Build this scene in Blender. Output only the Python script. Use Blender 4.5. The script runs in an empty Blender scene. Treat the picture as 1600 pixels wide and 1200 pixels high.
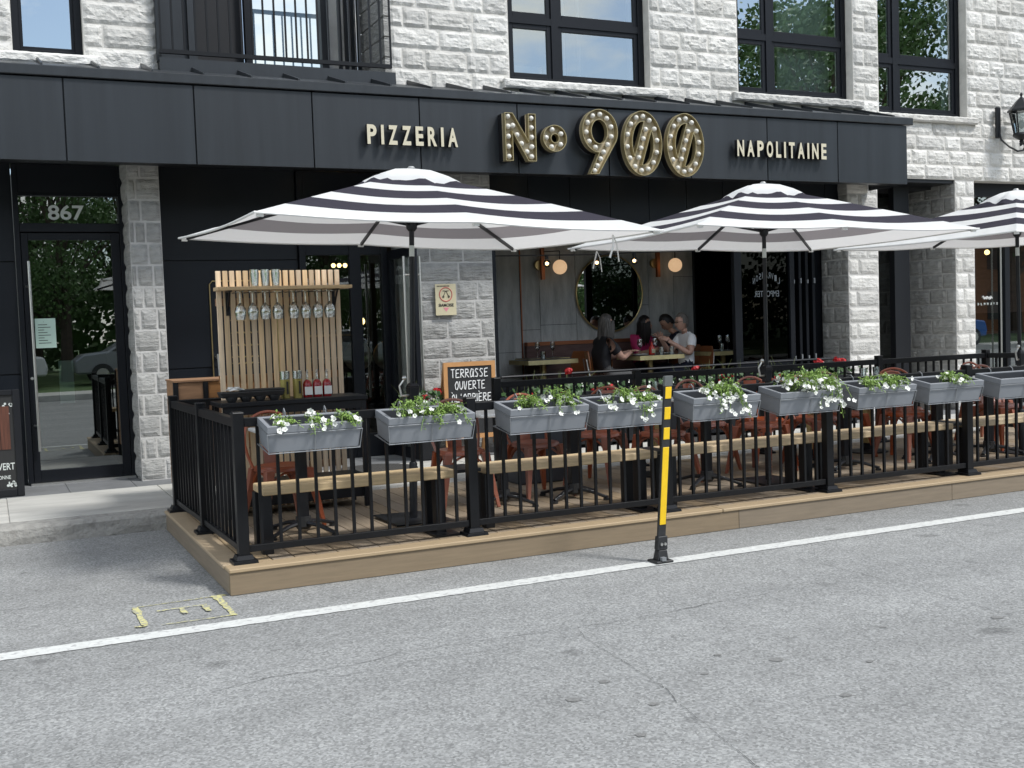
import bpy, bmesh, math, random
from mathutils import Vector, Matrix, Euler, noise
PI = math.pi
S = bpy.context.scene
C = S.collection
rnd = random.Random(7)

# ------------------------------------------------------------------ camera
YAW, PIT, ROL = math.radians(25.1), math.radians(3.1), math.radians(2.0)
fwd = Vector((math.sin(YAW)*math.cos(PIT), math.cos(YAW)*math.cos(PIT), -math.sin(PIT)))
rgt = Vector((math.cos(YAW), -math.sin(YAW), 0)); dwn = -(rgt.cross(fwd))
r2 = math.cos(ROL)*rgt + math.sin(ROL)*dwn; d2 = -math.sin(ROL)*rgt + math.cos(ROL)*dwn
cam = bpy.data.objects.new('camera', bpy.data.cameras.new('camera')); C.objects.link(cam)
m = Matrix.Identity(4)
for i in range(3):
    m[i][0] = r2[i]; m[i][1] = -d2[i]; m[i][2] = -fwd[i]
m[2][3] = 1.6
cam.matrix_world = m
cam.data.sensor_width = 36; cam.data.lens = 1750/1600*36
cam.data.clip_start = 0.05; cam.data.clip_end = 600
S.camera = cam

# ------------------------------------------------------------------ light
SUN_EL, SUN_AZ = math.radians(52), math.radians(142)     # azimuth clockwise from +Y
W = bpy.data.worlds.new('World'); S.world = W; W.use_nodes = True
nt = W.node_tree; nt.nodes.clear()
def wn(t): return nt.nodes.new(t)
out = wn('ShaderNodeOutputWorld'); bg = wn('ShaderNodeBackground'); sky = wn('ShaderNodeTexSky')
sky.sky_type = 'NISHITA'; sky.sun_disc = False; sky.sun_elevation = SUN_EL; sky.sun_rotation = SUN_AZ
sky.air_density = 1.0; sky.dust_density = .6; sky.ozone_density = 2.5
tc = wn('ShaderNodeTexCoord'); mp = wn('ShaderNodeMapping'); mp.inputs['Scale'].default_value = (1, 1, 2.2)
nz = wn('ShaderNodeTexNoise'); mp.inputs['Location'].default_value = (3.3, 1.2, .4); nz.inputs['Scale'].default_value = 3.2; nz.inputs['Detail'].default_value = 9; nz.inputs['Roughness'].default_value = .56
rp = wn('ShaderNodeValToRGB'); rp.color_ramp.elements[0].position = .46; rp.color_ramp.elements[1].position = .57
rp.color_ramp.elements[0].color = (.12, .12, .12, 1)
cl = wn('ShaderNodeValToRGB'); cl.color_ramp.elements[0].position = .42; cl.color_ramp.elements[1].position = .75
cl.color_ramp.elements[0].color = (9.8, 9.8, 9.2, 1); cl.color_ramp.elements[1].color = (5.6, 5.8, 5.9, 1)
mx = wn('ShaderNodeMixRGB')
L = nt.links.new
L(tc.outputs['Generated'], mp.inputs[0]); L(mp.outputs[0], nz.inputs['Vector'])
L(nz.outputs[0], rp.inputs[0]); L(nz.outputs[0], cl.inputs[0])
L(rp.outputs[0], mx.inputs[0]); L(sky.outputs[0], mx.inputs[1]); L(cl.outputs[0], mx.inputs[2])
L(mx.outputs[0], bg.inputs[0]); bg.inputs[1].default_value = .115
L(bg.outputs[0], out.inputs[0])
sun = bpy.data.objects.new('sun', bpy.data.lights.new('sun', 'SUN')); C.objects.link(sun)
sun.data.energy = 2.0; sun.data.angle = math.radians(10); sun.data.color = (1, .985, .955)
sd = Vector((math.sin(SUN_AZ)*math.cos(SUN_EL), math.cos(SUN_AZ)*math.cos(SUN_EL), math.sin(SUN_EL)))
sun.rotation_euler = sd.to_track_quat('Z', 'Y').to_euler(); sun.location = (10, -20, 30)
V = S.view_settings
V.view_transform = 'Standard'; V.look = 'None'; V.gamma = 1; V.exposure = 0.7; V.use_curve_mapping = False
S.render.engine = 'CYCLES'; S.cycles.max_bounces = 8; S.cycles.transparent_max_bounces = 16

# ------------------------------------------------------------------ materials
MATS = {}
def mat(name, col, rough=.6, metal=0., var=0., vscale=3., bump=0., bscale=40., spec=.5, coords='Object', rand=0., emit=None, estr=0., warp=None, stain=None):
    """principled material; var = noise tint strength, bump = relief, rand = per object tint."""
    M = bpy.data.materials.new(name); M.use_nodes = True; MATS[name] = M
    t = M.node_tree; n = t.nodes; l = t.links.new; p = n['Principled BSDF']
    p.inputs['Base Color'].default_value = (*col, 1); p.inputs['Roughness'].default_value = rough
    p.inputs['Metallic'].default_value = metal; p.inputs['Specular IOR Level'].default_value = spec
    if emit: p.inputs['Emission Color'].default_value = (*emit, 1); p.inputs['Emission Strength'].default_value = estr
    if not (var or bump or rand or stain): return M
    tcn = n.new('ShaderNodeTexCoord'); mpn = n.new('ShaderNodeMapping'); l(tcn.outputs[coords], mpn.inputs[0])
    if warp: mpn.inputs['Scale'].default_value = warp
    colsock = None
    if var:
        a = n.new('ShaderNodeTexNoise'); a.inputs['Scale'].default_value = vscale; a.inputs['Detail'].default_value = 7; a.inputs['Roughness'].default_value = .62
        l(mpn.outputs[0], a.inputs['Vector'])
        r = n.new('ShaderNodeValToRGB'); r.color_ramp.elements[0].position = .3; r.color_ramp.elements[1].position = .72
        lo = [c*(1-var) for c in col]; hi = [min(1, c*(1+var)) for c in col]
        r.color_ramp.elements[0].color = (*lo, 1); r.color_ramp.elements[1].color = (*hi, 1)
        l(a.outputs[0], r.inputs[0]); colsock = r.outputs[0]
    if stain:   # (colour, scale, threshold)
        b = n.new('ShaderNodeTexNoise'); b.inputs['Scale'].default_value = stain[1]; b.inputs['Detail'].default_value = 5
        l(mpn.outputs[0], b.inputs['Vector'])
        r = n.new('ShaderNodeValToRGB'); r.color_ramp.elements[0].position = stain[2]; r.color_ramp.elements[1].position = stain[2]+.12
        l(b.outputs[0], r.inputs[0])
        mm = n.new('ShaderNodeMixRGB'); l(r.outputs[0], mm.inputs[0])
        if colsock: l(colsock, mm.inputs[1])
        else: mm.inputs[1].default_value = (*col, 1)
        mm.inputs[2].default_value = (*stain[0], 1); colsock = mm.outputs[0]
    if rand:
        oi = n.new('ShaderNodeObjectInfo'); h = n.new('ShaderNodeHueSaturation'); mr = n.new('ShaderNodeMapRange')
        mr.inputs[3].default_value = 1-rand; mr.inputs[4].default_value = 1+rand
        l(oi.outputs['Random'], mr.inputs[0]); l(mr.outputs[0], h.inputs['Value'])
        ms = n.new('ShaderNodeMapRange'); ms.inputs[3].default_value = .8; ms.inputs[4].default_value = 1.12
        mu = n.new('ShaderNodeMath'); mu.operation = 'MULTIPLY'; mu.inputs[1].default_value = 7.31
        fr = n.new('ShaderNodeMath'); fr.operation = 'FRACT'
        l(oi.outputs['Random'], mu.inputs[0]); l(mu.outputs[0], fr.inputs[0]); l(fr.outputs[0], ms.inputs[0]); l(ms.outputs[0], h.inputs['Saturation'])
        if colsock: l(colsock, h.inputs['Color'])
        else: h.inputs['Color'].default_value = (*col, 1)
        colsock = h.outputs[0]
    if colsock: l(colsock, p.inputs['Base Color'])
    if bump:
        b = n.new('ShaderNodeTexNoise'); b.inputs['Scale'].default_value = bscale; b.inputs['Detail'].default_value = 8; b.inputs['Roughness'].default_value = .65
        l(mpn.outputs[0], b.inputs['Vector'])
        bp = n.new('ShaderNodeBump'); bp.inputs['Strength'].default_value = min(1, bump); bp.inputs['Distance'].default_value = .02 if bump <= 1 else .02*bump
        l(b.outputs[0], bp.inputs['Height']); l(bp.outputs[0], p.inputs['Normal'])
    return M

stone_m = mat('stone', (.65, .637, .605), .85, var=.18, vscale=4, bump=1.2, bscale=13, rand=.15, spec=.2, warp=(1, 1, 1.9))
mortar_m = mat('mortar', (.66, .64, .60), .9, var=.15, vscale=6, bump=.3, bscale=60)
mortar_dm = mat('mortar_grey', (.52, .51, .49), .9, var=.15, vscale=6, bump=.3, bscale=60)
stone_dm = mat('stone_shaded', (.42, .417, .40), .88, var=.24, vscale=6, bump=2.4, bscale=9, rand=.14, spec=.2, warp=(1, 1, 3.2))  # darker copy of stone with the shade of sheltered faces put into its colour
cladding = mat('charcoal_cladding', (.022, .0265, .032), .40, var=.2, vscale=1.6, warp=(5, 5, .22), spec=.5, rand=.06)
black_steel = mat('black_steel', (.009, .010, .013), .42, spec=.4)
rail_m = mat('railing_black', (.006, .0065, .008), .38, spec=.32, var=.15, vscale=20)
cladding_b = mat('cladding_shaded', (.008, .0105, .015), .42, var=.15, vscale=1.5, spec=.3, rand=.06)  # same cladding as the band, darker: canopy shade put into its colour
frame_m = mat('window_frame_black', (.006, .0075, .011), .42, spec=.28)
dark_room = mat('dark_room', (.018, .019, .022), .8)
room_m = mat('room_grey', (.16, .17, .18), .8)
kerb_m = mat('kerb_concrete', (.36, .35, .325), .9, var=.18, vscale=14, bump=1.0, bscale=34, stain=((.27, .26, .24), 16, .55))
pave_m = mat('pavement_concrete', (.50, .49, .45), .85, var=.16, vscale=2.2, bump=.25, bscale=60, rand=.03, stain=((.40, .39, .36), 1.7, .55), warp=(.7, 2.2, 1))
slab_m = mat('entrance_slab', (.17, .175, .18), .8, var=.15, vscale=4, bump=.15, bscale=80, rand=.06)
paint_m = mat('road_paint', (.60, .61, .59), .75, var=.12, vscale=18, stain=((.40, .40, .40), 28, .56))
yell_m = mat('yellow_spray', (.56, .53, .25), .85, var=.2, vscale=40, stain=((.30, .30, .26), 45, .47))
crack_m = mat('crack_dark', (.05, .05, .05), .95)
deck_m = mat('deck_board', (.28, .215, .145), .7, var=.16, vscale=4, warp=(22, 1.2, 22), bump=.15, bscale=40, rand=.08)
decktrim_m = mat('deck_trim', (.41, .315, .205), .65, var=.12, vscale=4, warp=(1.2, 22, 22), bump=.1, bscale=40, rand=.04)
fascia_m = mat('deck_fascia', (.235, .182, .122), .7, var=.12, vscale=3, warp=(1, 1, 14), bump=.15, bscale=40, rand=.04)
pine_m = mat('pine_wood', (.62, .47, .28), .55, var=.2, vscale=3.5, warp=(1.0, 14, 14), rand=.06, stain=((.36, .2, .09), 2.3, .70))
slat_m = mat('cedar_slat', (.72, .54, .35), .6, var=.18, vscale=4, warp=(14, 14, .9), rand=.24)
shelf_m = mat('shelf_wood', (.62, .45, .26), .55, var=.16, vscale=4, warp=(1, 14, 14))
crate_m = mat('crate_wood', (.33, .17, .075), .6, var=.25, vscale=5, warp=(1, 8, 10), rand=.12)
frame_wood = mat('oak_frame', (.52, .27, .11), .5, var=.15, vscale=6)
planter_m = mat('planter_grey', (.235, .25, .272), .5, var=.05, vscale=6)
wire_m = mat('wire_grey', (.27, .285, .30), .4, metal=.3)
soil_m = mat('soil', (.02, .015, .01), .95, var=.3, vscale=60, bump=1, bscale=80)
rust_m = mat('red_chair_paint', (.32, .09, .045), .32, var=.12, vscale=12, spec=.55, rand=.1)
white_top = mat('white_tabletop', (.78, .78, .76), .3)
brass_m = mat('brass', (.55, .42, .2), .33, metal=.85, var=.12, vscale=15)
letter_m = mat('letter_cream', (.62, .57, .43), .45)
letter_side = mat('letter_side_black', (.01, .01, .012), .4)
plate_m = mat('marquee_plate', (.46, .39, .26), .5, var=.1, vscale=12)
rim_m = mat('marquee_rim', (.42, .35, .19), .38, metal=.5, var=.1, vscale=15)
bulb_m = mat('frosted_bulb', (.68, .66, .60), .15, spec=.7)
chalk_m = mat('chalk', (.85, .86, .86), .9)
board_m = mat('blackboard', (.022, .023, .025), .55, var=.3, vscale=9)
green_m = mat('petunia_leaf', (.21, .33, .07), .5, var=.35, vscale=25)
gleaf_m = mat('geranium_leaf', (.035, .085, .022), .5, var=.35, vscale=20)
grass_m = mat('grass_blade', (.12, .15, .05), .6)
verge_m = mat('lawn', (.06, .11, .025), .9, var=.3, vscale=2)
petal_m = mat('white_petal', (.84, .85, .80), .6)
red_m = mat('red_petal', (.42, .012, .016), .6, var=.2, vscale=30)
silver_m = mat('brushed_steel', (.62, .62, .60), .28, metal=.9)
concrete_m = mat('concrete_panel', (.45, .46, .44), .8, var=.28, vscale=3.5, bump=.4, bscale=26, warp=(2.2, 1, .5), rand=.07, stain=((.05, .05, .05), 9, .68))
banq_m = mat('banquette_wood', (.13, .075, .065), .7, var=.25, vscale=6, warp=(1, 1, 4), bump=.2)
brownch_m = mat('walnut_chair', (.28, .105, .04), .35, var=.2, vscale=5)
copper_m = mat('copper', (.35, .13, .06), .4, metal=.6)
globe_m = mat('opal_globe', (.72, .56, .38), .2, emit=(1, .64, .36), estr=.36)
filament_m = mat('glow_filament', (1, .6, .3), .4, emit=(1, .55, .25), estr=5)
warm_m = mat('warm_lamp', (1, .8, .4), .4, emit=(1, .72, .28), estr=3)
yel_reflect = mat('yellow_reflector', (.85, .55, .015), .4, var=.06, vscale=30)
rubber_m = mat('black_rubber', (.022, .023, .025), .55, var=.3, vscale=30, rand=.1)
capgrey_m = mat('clear_cap_grey', (.12, .13, .13), .35)
sign_cream = mat('sign_cream', (.60, .54, .36), .5, var=.06, vscale=20)
sign_red = mat('sign_red', (.6, .12, .12), .5)
sign_pink = mat('sign_pink', (.7, .25, .3), .5)
ink_m = mat('ink_black', (.02, .02, .02), .6)
paper_m = mat('paper_green', (.50, .66, .56), .7)
vinyl_m = mat('vinyl_white', (.62, .66, .63), .6)
vinyl_dim = mat('vinyl_dim', (.20, .22, .23), .6)
white_m = mat('white_paint', (.8, .8, .78), .5)
red_liquid = mat('red_syrup', (.28, .008, .012), .12, spec=.7)
gold_jug = mat('gold_jug', (.42, .36, .12), .15, metal=.4)
bin_m = mat('bin_grey', (.055, .062, .075), .5, var=.1)
grate_m = mat('grate_mat', (.06, .058, .055), .9, var=.4, vscale=60, bump=.8, bscale=90)
boardwood_m = mat('board_brown_wood', (.10, .035, .02), .6, var=.4, vscale=4, warp=(18, 1, 1))
trunk_m = mat('bark', (.08, .06, .045), .9, var=.3, vscale=8)
leafcol_m = mat('tree_leaf', (.085, .16, .045), .6, var=.45, vscale=.6)
carw_m = mat('car_white', (.7, .7, .7), .3); cars_m = mat('car_silver', (.3, .32, .34), .3, metal=.4); carb_m = mat('car_blue', (.02, .12, .4), .3)
brick_m = mat('orange_brick', (.24, .10, .045), .9, var=.2, vscale=6)
brass_edge = mat('brass_edge', (.62, .54, .28), .45, metal=.2, var=.2, vscale=9)
tabledark = mat('table_dark', (.03, .03, .03), .35)

def asphalt():
    M = bpy.data.materials.new('asphalt'); M.use_nodes = True; t = M.node_tree; n = t.nodes; l = t.links.new; p = n['Principled BSDF']
    tcn = n.new('ShaderNodeTexCoord')
    def N(sc, det, rough=.6, warp=None):
        a = n.new('ShaderNodeTexNoise'); a.inputs['Scale'].default_value = sc; a.inputs['Detail'].default_value = det; a.inputs['Roughness'].default_value = rough
        if warp:
            q = n.new('ShaderNodeMapping'); q.inputs['Scale'].default_value = warp; l(tcn.outputs['Object'], q.inputs[0]); l(q.outputs[0], a.inputs['Vector'])
        else: l(tcn.outputs['Object'], a.inputs['Vector'])
        return a
    def R(sock, a, b, ca, cb):
        r = n.new('ShaderNodeValToRGB'); r.color_ramp.elements[0].position = a; r.color_ramp.elements[1].position = b
        r.color_ramp.elements[0].color = (ca, ca, ca, 1); r.color_ramp.elements[1].color = (cb, cb, cb, 1); l(sock, r.inputs[0]); return r
    def X(a, b, mode='MULTIPLY', f=1):
        q = n.new('ShaderNodeMixRGB'); q.blend_type = mode; q.inputs[0].default_value = f; l(a, q.inputs[1]); l(b, q.inputs[2]); return q
    base = n.new('ShaderNodeRGB'); base.outputs[0].default_value = (.272, .276, .272, 1)
    big = R(N(.55, 5, .6, (.35, 1.7, 1)).outputs[0], .32, .68, .82, 1.10)
    mid = R(N(4, 6, .7).outputs[0], .3, .7, .90, 1.10)
    vor = n.new('ShaderNodeTexVoronoi'); vor.inputs['Scale'].default_value = 92; l(tcn.outputs['Object'], vor.inputs['Vector'])
    agg = R(vor.outputs['Color'], .12, .95, .6, 1.5)
    fine = R(N(60, 3, .7).outputs[0], .35, .68, .86, 1.14)
    spot = R(N(2.6, 2, .4).outputs[0], .69, .74, 1, .62)
    c = X(base.outputs[0], big.outputs[0]); c = X(c.outputs[0], mid.outputs[0]); c = X(c.outputs[0], agg.outputs[0], f=.78); c = X(c.outputs[0], fine.outputs[0]); c = X(c.outputs[0], spot.outputs[0], f=.8)
    l(c.outputs[0], p.inputs['Base Color']); p.inputs['Roughness'].default_value = .85; p.inputs['Specular IOR Level'].default_value = .3
    bp = n.new('ShaderNodeBump'); bp.inputs['Strength'].default_value = .5; bp.inputs['Distance'].default_value = .006
    l(X(agg.outputs[0], fine.outputs[0]).outputs[0], bp.inputs['Height']); l(bp.outputs[0], p.inputs['Normal'])
    return M
asphalt_m = asphalt()

def glass(name, refl, tint=(.75, .85, .82), ior=1.5, rough=0.):
    """thin pane: part mirror reflection (coated glass), rest see-through."""
    M = bpy.data.materials.new(name); M.use_nodes = True; t = M.node_tree; n = t.nodes; l = t.links.new
    n.remove(n['Principled BSDF']); o = n['Material Output']
    tr = n.new('ShaderNodeBsdfTransparent'); tr.inputs[0].default_value = (*tint, 1)
    gl = n.new('ShaderNodeBsdfGlossy'); gl.inputs['Roughness'].default_value = rough; gl.inputs[0].default_value = (.92, .97, .96, 1)
    fr = n.new('ShaderNodeFresnel'); fr.inputs[0].default_value = ior
    ad = n.new('ShaderNodeMath'); ad.operation = 'ADD'; ad.use_clamp = True; ad.inputs[1].default_value = refl
    geo = n.new('ShaderNodeNewGeometry')
    l(fr.outputs[0], ad.inputs[0]); mxs = n.new('ShaderNodeMixShader')
    l(ad.outputs[0], mxs.inputs[0]); l(tr.outputs[0], mxs.inputs[1]); l(gl.outputs[0], mxs.inputs[2]); l(mxs.outputs[0], o.inputs[0])
    return M
glass_up = glass('upper_window_glass', .34, (.5, .56, .56))
glass_up2 = glass('upper_window_glass_clear', .42, (.7, .78, .76))
glass_door = glass('door_glass', .22, (.42, .52, .48))
glass_dark = glass('folding_glass', .04, (.6, .66, .66))
glass_clear = glass('clear_glass', .12, (.9, .93, .93), 1.45)
mirror_m = mat('mirror_silver', (.75, .77, .78), .01, metal=1.0)

def fabric():
    M = bpy.data.materials.new('striped_canvas'); M.use_nodes = True; t = M.node_tree; n = t.nodes; l = t.links.new
    p = n['Principled BSDF']; o = n['Material Output']
    uv = n.new('ShaderNodeUVMap'); uv.uv_map = 'UVMap'; sp = n.new('ShaderNodeSeparateXYZ'); l(uv.outputs[0], sp.inputs[0])
    r = n.new('ShaderNodeValToRGB'); r.color_ramp.interpolation = 'CONSTANT'
    Wc, D = (.93, .94, .93, 1), (.062, .058, .078, 1)
    stops = [(0, Wc), (.16, D), (.305, Wc), (.43, D), (.575, Wc), (.69, D), (.83, Wc)]
    e = r.color_ramp.elements; e[0].position = 0; e[0].color = Wc; e[1].position = stops[1][0]; e[1].color = stops[1][1]
    for a, c in stops[2:]:
        q = e.new(a); q.color = c
    l(sp.outputs['Y'], r.inputs[0])
    r2n = n.new('ShaderNodeMixRGB'); geo = n.new('ShaderNodeNewGeometry')   # printed face dark, woven back lighter
    back = n.new('ShaderNodeMixRGB'); back.inputs[0].default_value = .42; back.inputs[2].default_value = (.5, .46, .44, 1); l(r.outputs[0], back.inputs[1])
    l(geo.outputs['Backfacing'], r2n.inputs[0]); l(r.outputs[0], r2n.inputs[1]); l(back.outputs[0], r2n.inputs[2])
    l(r2n.outputs[0], p.inputs['Base Color']); p.inputs['Roughness'].default_value = .8; p.inputs['Specular IOR Level'].default_value = .2
    tl = n.new('ShaderNodeBsdfTranslucent'); l(r2n.outputs[0], tl.inputs[0])
    ms = n.new('ShaderNodeMixShader'); ms.inputs[0].default_value = .47
    l(p.outputs[0], ms.inputs[1]); l(tl.outputs[0], ms.inputs[2]); l(ms.outputs[0], o.inputs[0])
    nn = n.new('ShaderNodeTexNoise'); nn.inputs['Scale'].default_value = 3.5; nn.inputs['Detail'].default_value = 3
    tcn = n.new('ShaderNodeTexCoord'); l(tcn.outputs['Object'], nn.inputs['Vector'])
    bp = n.new('ShaderNodeBump'); bp.inputs['Strength'].default_value = .45; bp.inputs['Distance'].default_value = .07
    l(nn.outputs[0], bp.inputs['Height']); l(bp.outputs[0], p.inputs['Normal'])
    return M
fabric_m = fabric()

# ------------------------------------------------------------------ helpers
def wloc(o):
    v = Vector((0, 0, 0))
    while o is not None:
        v += o.location; o = o.parent
    return v
def tag(o, label=None, cat=None, group=None, kind=None):
    if label: o['label'] = label
    if cat: o['category'] = cat
    if group: o['group'] = group
    if kind: o['kind'] = kind
    return o
def thing(name, loc, label, cat, group=None, rz=0):
    o = bpy.data.objects.new(name, None); C.objects.link(o); o.location = loc; o.rotation_euler = (0, 0, rz)
    o.empty_display_size = .1
    return tag(o, label, cat, group)
def empty(name, parent):
    o = bpy.data.objects.new(name, None); C.objects.link(o); o.parent = parent; return o
def link(name, me, parent=None, m=None, smooth=False, loc=None):
    o = bpy.data.objects.new(name, me); C.objects.link(o)
    if parent is not None: o.parent = parent
    if m is not None and not me.materials: me.materials.append(m)
    if smooth:
        for p in me.polygons: p.use_smooth = True
    if loc is not None: o.location = Vector(loc) - (wloc(parent) if parent is not None else Vector())
    return o
class MB:
    def __init__(s): s.v = []; s.f = []
    def add(s, vs, fs):
        k = len(s.v); s.v += [tuple(v) for v in vs]; s.f += [tuple(i+k for i in f) for f in fs]; return s
    def box(s, x0, x1, y0, y1, z0, z1):
        return s.add([(x0,y0,z0),(x1,y0,z0),(x1,y1,z0),(x0,y1,z0),(x0,y0,z1),(x1,y0,z1),(x1,y1,z1),(x0,y1,z1)],
                     [(0,3,2,1),(4,5,6,7),(0,1,5,4),(1,2,6,5),(2,3,7,6),(3,0,4,7)])
    def frustum(s, c0, a0, b0, c1, a1, b1):
        """box between two rectangles (half sizes a,b) at centres c0, c1"""
        vs = []
        for c, a, b in ((c0, a0, b0), (c1, a1, b1)):
            vs += [(c[0]-a, c[1]-b, c[2]), (c[0]+a, c[1]-b, c[2]), (c[0]+a, c[1]+b, c[2]), (c[0]-a, c[1]+b, c[2])]
        return s.add(vs, [(0,3,2,1),(4,5,6,7),(0,1,5,4),(1,2,6,5),(2,3,7,6),(3,0,4,7)])
    def beam(s, p0, p1, w, h=None, up=(0, 0, 1)):
        h = h or w; p0 = Vector(p0); p1 = Vector(p1); d = (p1-p0).normalized(); u = Vector(up)
        if abs(d.dot(u)) > .98: u = Vector((0, 1, 0))
        a = d.cross(u).normalized()*w/2; b = a.cross(d).normalized()*h/2
        vs = [p0-a-b, p0+a-b, p0+a+b, p0-a+b, p1-a-b, p1+a-b, p1+a+b, p1-a+b]
        return s.add(vs, [(0,3,2,1),(4,5,6,7),(0,1,5,4),(1,2,6,5),(2,3,7,6),(3,0,4,7)])
    def tube(s, pts, r, n=8, closed=False, flat=1.0):
        pts = [Vector(p) for p in pts]; N = len(pts); rings = []
        rr = r if isinstance(r, (list, tuple)) else [r]*N
        prev = None
        for i, p in enumerate(pts):
            if closed: d = (pts[(i+1) % N]-pts[i-1])
            else: d = pts[min(i+1, N-1)]-pts[max(i-1, 0)]
            d = d.normalized() if d.length > 1e-9 else Vector((0, 0, 1))
            if prev is None:
                u = Vector((0, 0, 1)) if abs(d.z) < .9 else Vector((0, 1, 0))
            else: u = prev
            a = d.cross(u)
            if a.length < 1e-6: a = d.orthogonal()
            a.normalize(); b = a.cross(d).normalized(); prev = b
            rings.append([p+a*math.cos(t)*rr[i]+b*math.sin(t)*rr[i]*flat for t in [2*PI*k/n for k in range(n)]])
        vs = [v for R in rings for v in R]; fs = []
        for i in range(N if closed else N-1):
            j = (i+1) % N
            for k in range(n):
                q = (k+1) % n; fs.append((i*n+k, i*n+q, j*n+q, j*n+k))
        if not closed: fs += [tuple(range(n))[::-1], tuple((N-1)*n+k for k in range(n))]
        return s.add(vs, fs)
    def lathe(s, prof, c=(0, 0, 0), n=20):
        vs = []; fs = []
        for r, z in prof:
            for k in range(n):
                t = 2*PI*k/n; vs.append((c[0]+r*math.cos(t), c[1]+r*math.sin(t), c[2]+z))
        for i in range(len(prof)-1):
            for k in range(n):
                q = (k+1) % n; fs.append((i*n+k, i*n+q, (i+1)*n+q, (i+1)*n+k))
        return s.add(vs, fs)
    def sphere(s, c, r, n=12, m_=8, sc=(1, 1, 1)):
        pr = [(max(1e-4, r*math.sin(PI*i/m_)), -r*math.cos(PI*i/m_)) for i in range(m_+1)]
        k = len(s.v); s.lathe(pr, (0, 0, 0), n)
        for i in range(k, len(s.v)):
            x, y, z = s.v[i]; s.v[i] = (c[0]+x*sc[0], c[1]+y*sc[1], c[2]+z*sc[2])
        return s
    def disc(s, c, r, n=24, axis='z', h=.01):
        vs = []
        for e in (0, h):
            for k in range(n):
                t = 2*PI*k/n; a, b = r*math.cos(t), r*math.sin(t)
                vs.append((c[0]+a, c[1]+b, c[2]+e) if axis == 'z' else ((c[0]+a, c[1]+e, c[2]+b) if axis == 'y' else (c[0]+e, c[1]+a, c[2]+b)))
        fs = [tuple(range(n))[::-1], tuple(range(n, 2*n))]+[(k, (k+1) % n, n+(k+1) % n, n+k) for k in range(n)]
        return s.add(vs, fs)
    def build(s, name, m, parent=None, smooth=False, bevel=0, label=None, fix=True):
        off = wloc(parent) if parent is not None else Vector()
        me = bpy.data.meshes.new(name)
        me.from_pydata([(v[0]-off.x, v[1]-off.y, v[2]-off.z) for v in s.v], [], s.f); me.materials.append(m)
        if fix or bevel:
            bm = bmesh.new(); bm.from_mesh(me)
            if fix: bmesh.ops.recalc_face_normals(bm, faces=bm.faces)
            if bevel: bmesh.ops.bevel(bm, geom=bm.edges[:], offset=bevel, segments=1, affect='EDGES')
            bm.to_mesh(me); bm.free()
        o = link(name, me, parent, None, smooth)
        if smooth:
            try: me.set_sharp_from_angle(angle=math.radians(40))
            except Exception: pass
        if label: o['label'] = label
        return o
def bx(name, m, parent, x0, x1, y0, y1, z0, z1, bevel=0, label=None):
    return MB().box(x0, x1, y0, y1, z0, z1).build(name, m, parent, bevel=bevel, label=label)
def children(o): return [c for c in bpy.data.objects if c.parent == o]
def copy_tree(src, loc, rz=None, label=None):
    kids = {}
    for o in bpy.data.objects:
        if o.parent: kids.setdefault(o.parent.name, []).append(o)
    def cp(o, par):
        c = o.copy(); C.objects.link(c); c.parent = par
        for k in kids.get(o.name, []): cp(k, c)
        return c
    r = cp(src, None); r.location = loc
    if rz is not None: r.rotation_euler = (0, 0, rz)
    if label: r['label'] = label
    return r
def struct(o): o['kind'] = 'structure'; return o
def text_mesh(name, body, m, parent, x0, x1, z0, z1, y, depth=.004, bold=.0, flip=False, axis='y', side=None):
    """flat or raised lettering fitted to a rectangle on a wall plane facing -Y"""
    cu = bpy.data.curves.new(name, 'FONT'); cu.body = body; cu.size = 1; cu.offset = bold; cu.extrude = .5; cu.resolution_u = 4
    t = bpy.data.objects.new('tmp', cu); C.objects.link(t)
    dg = bpy.context.evaluated_depsgraph_get(); me = bpy.data.meshes.new_from_object(t.evaluated_get(dg))
    bpy.data.objects.remove(t); me.name = name
    xs = [v.co.x for v in me.vertices]; ys = [v.co.y for v in me.vertices]
    a, b, c, d = min(xs), max(xs), min(ys), max(ys); off = wloc(parent) if parent else Vector()
    for v in me.vertices:
        fx = (v.co.x-a)/(b-a); fx = 1-fx if flip else fx
        X = x0+fx*(x1-x0); Z = z0+(v.co.y-c)/(d-c)*(z1-z0); Y = y-(v.co.z+.5)*depth
        v.co = Vector((X, Y, Z))-off
    me.materials.clear(); me.materials.append(m)
    if side:
        me.materials.append(side)
        for p in me.polygons: p.material_index = 0 if abs(p.normal.y) > .9 or abs(p.normal.z) > 5 else 1
        me.update()
        for p in me.polygons: p.material_index = 0 if abs(p.normal.y) > .8 else 1
    if flip: me.flip_normals()
    return link(name, me, parent)
def curve_plate(name, loops, m, parent, y, depth):
    """filled plate with holes from 2D loops (x,z)"""
    cu = bpy.data.curves.new(name, 'CURVE'); cu.dimensions = '2D'; cu.fill_mode = 'BOTH'; cu.extrude = .5
    for lp in loops:
        sp = cu.splines.new('POLY'); sp.points.add(len(lp)-1); sp.use_cyclic_u = True
        for p, q in zip(sp.points, lp): p.co = (q[0], q[1], 0, 1)
    t = bpy.data.objects.new('tmp', cu); C.objects.link(t)
    dg = bpy.context.evaluated_depsgraph_get(); me = bpy.data.meshes.new_from_object(t.evaluated_get(dg))
    bpy.data.objects.remove(t); me.name = name; off = wloc(parent)
    for v in me.vertices: v.co = Vector((v.co.x, y-(v.co.z+.5)*depth, v.co.y))-off
    me.materials.clear(); me.materials.append(m)
    return link(name, me, parent)
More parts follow.
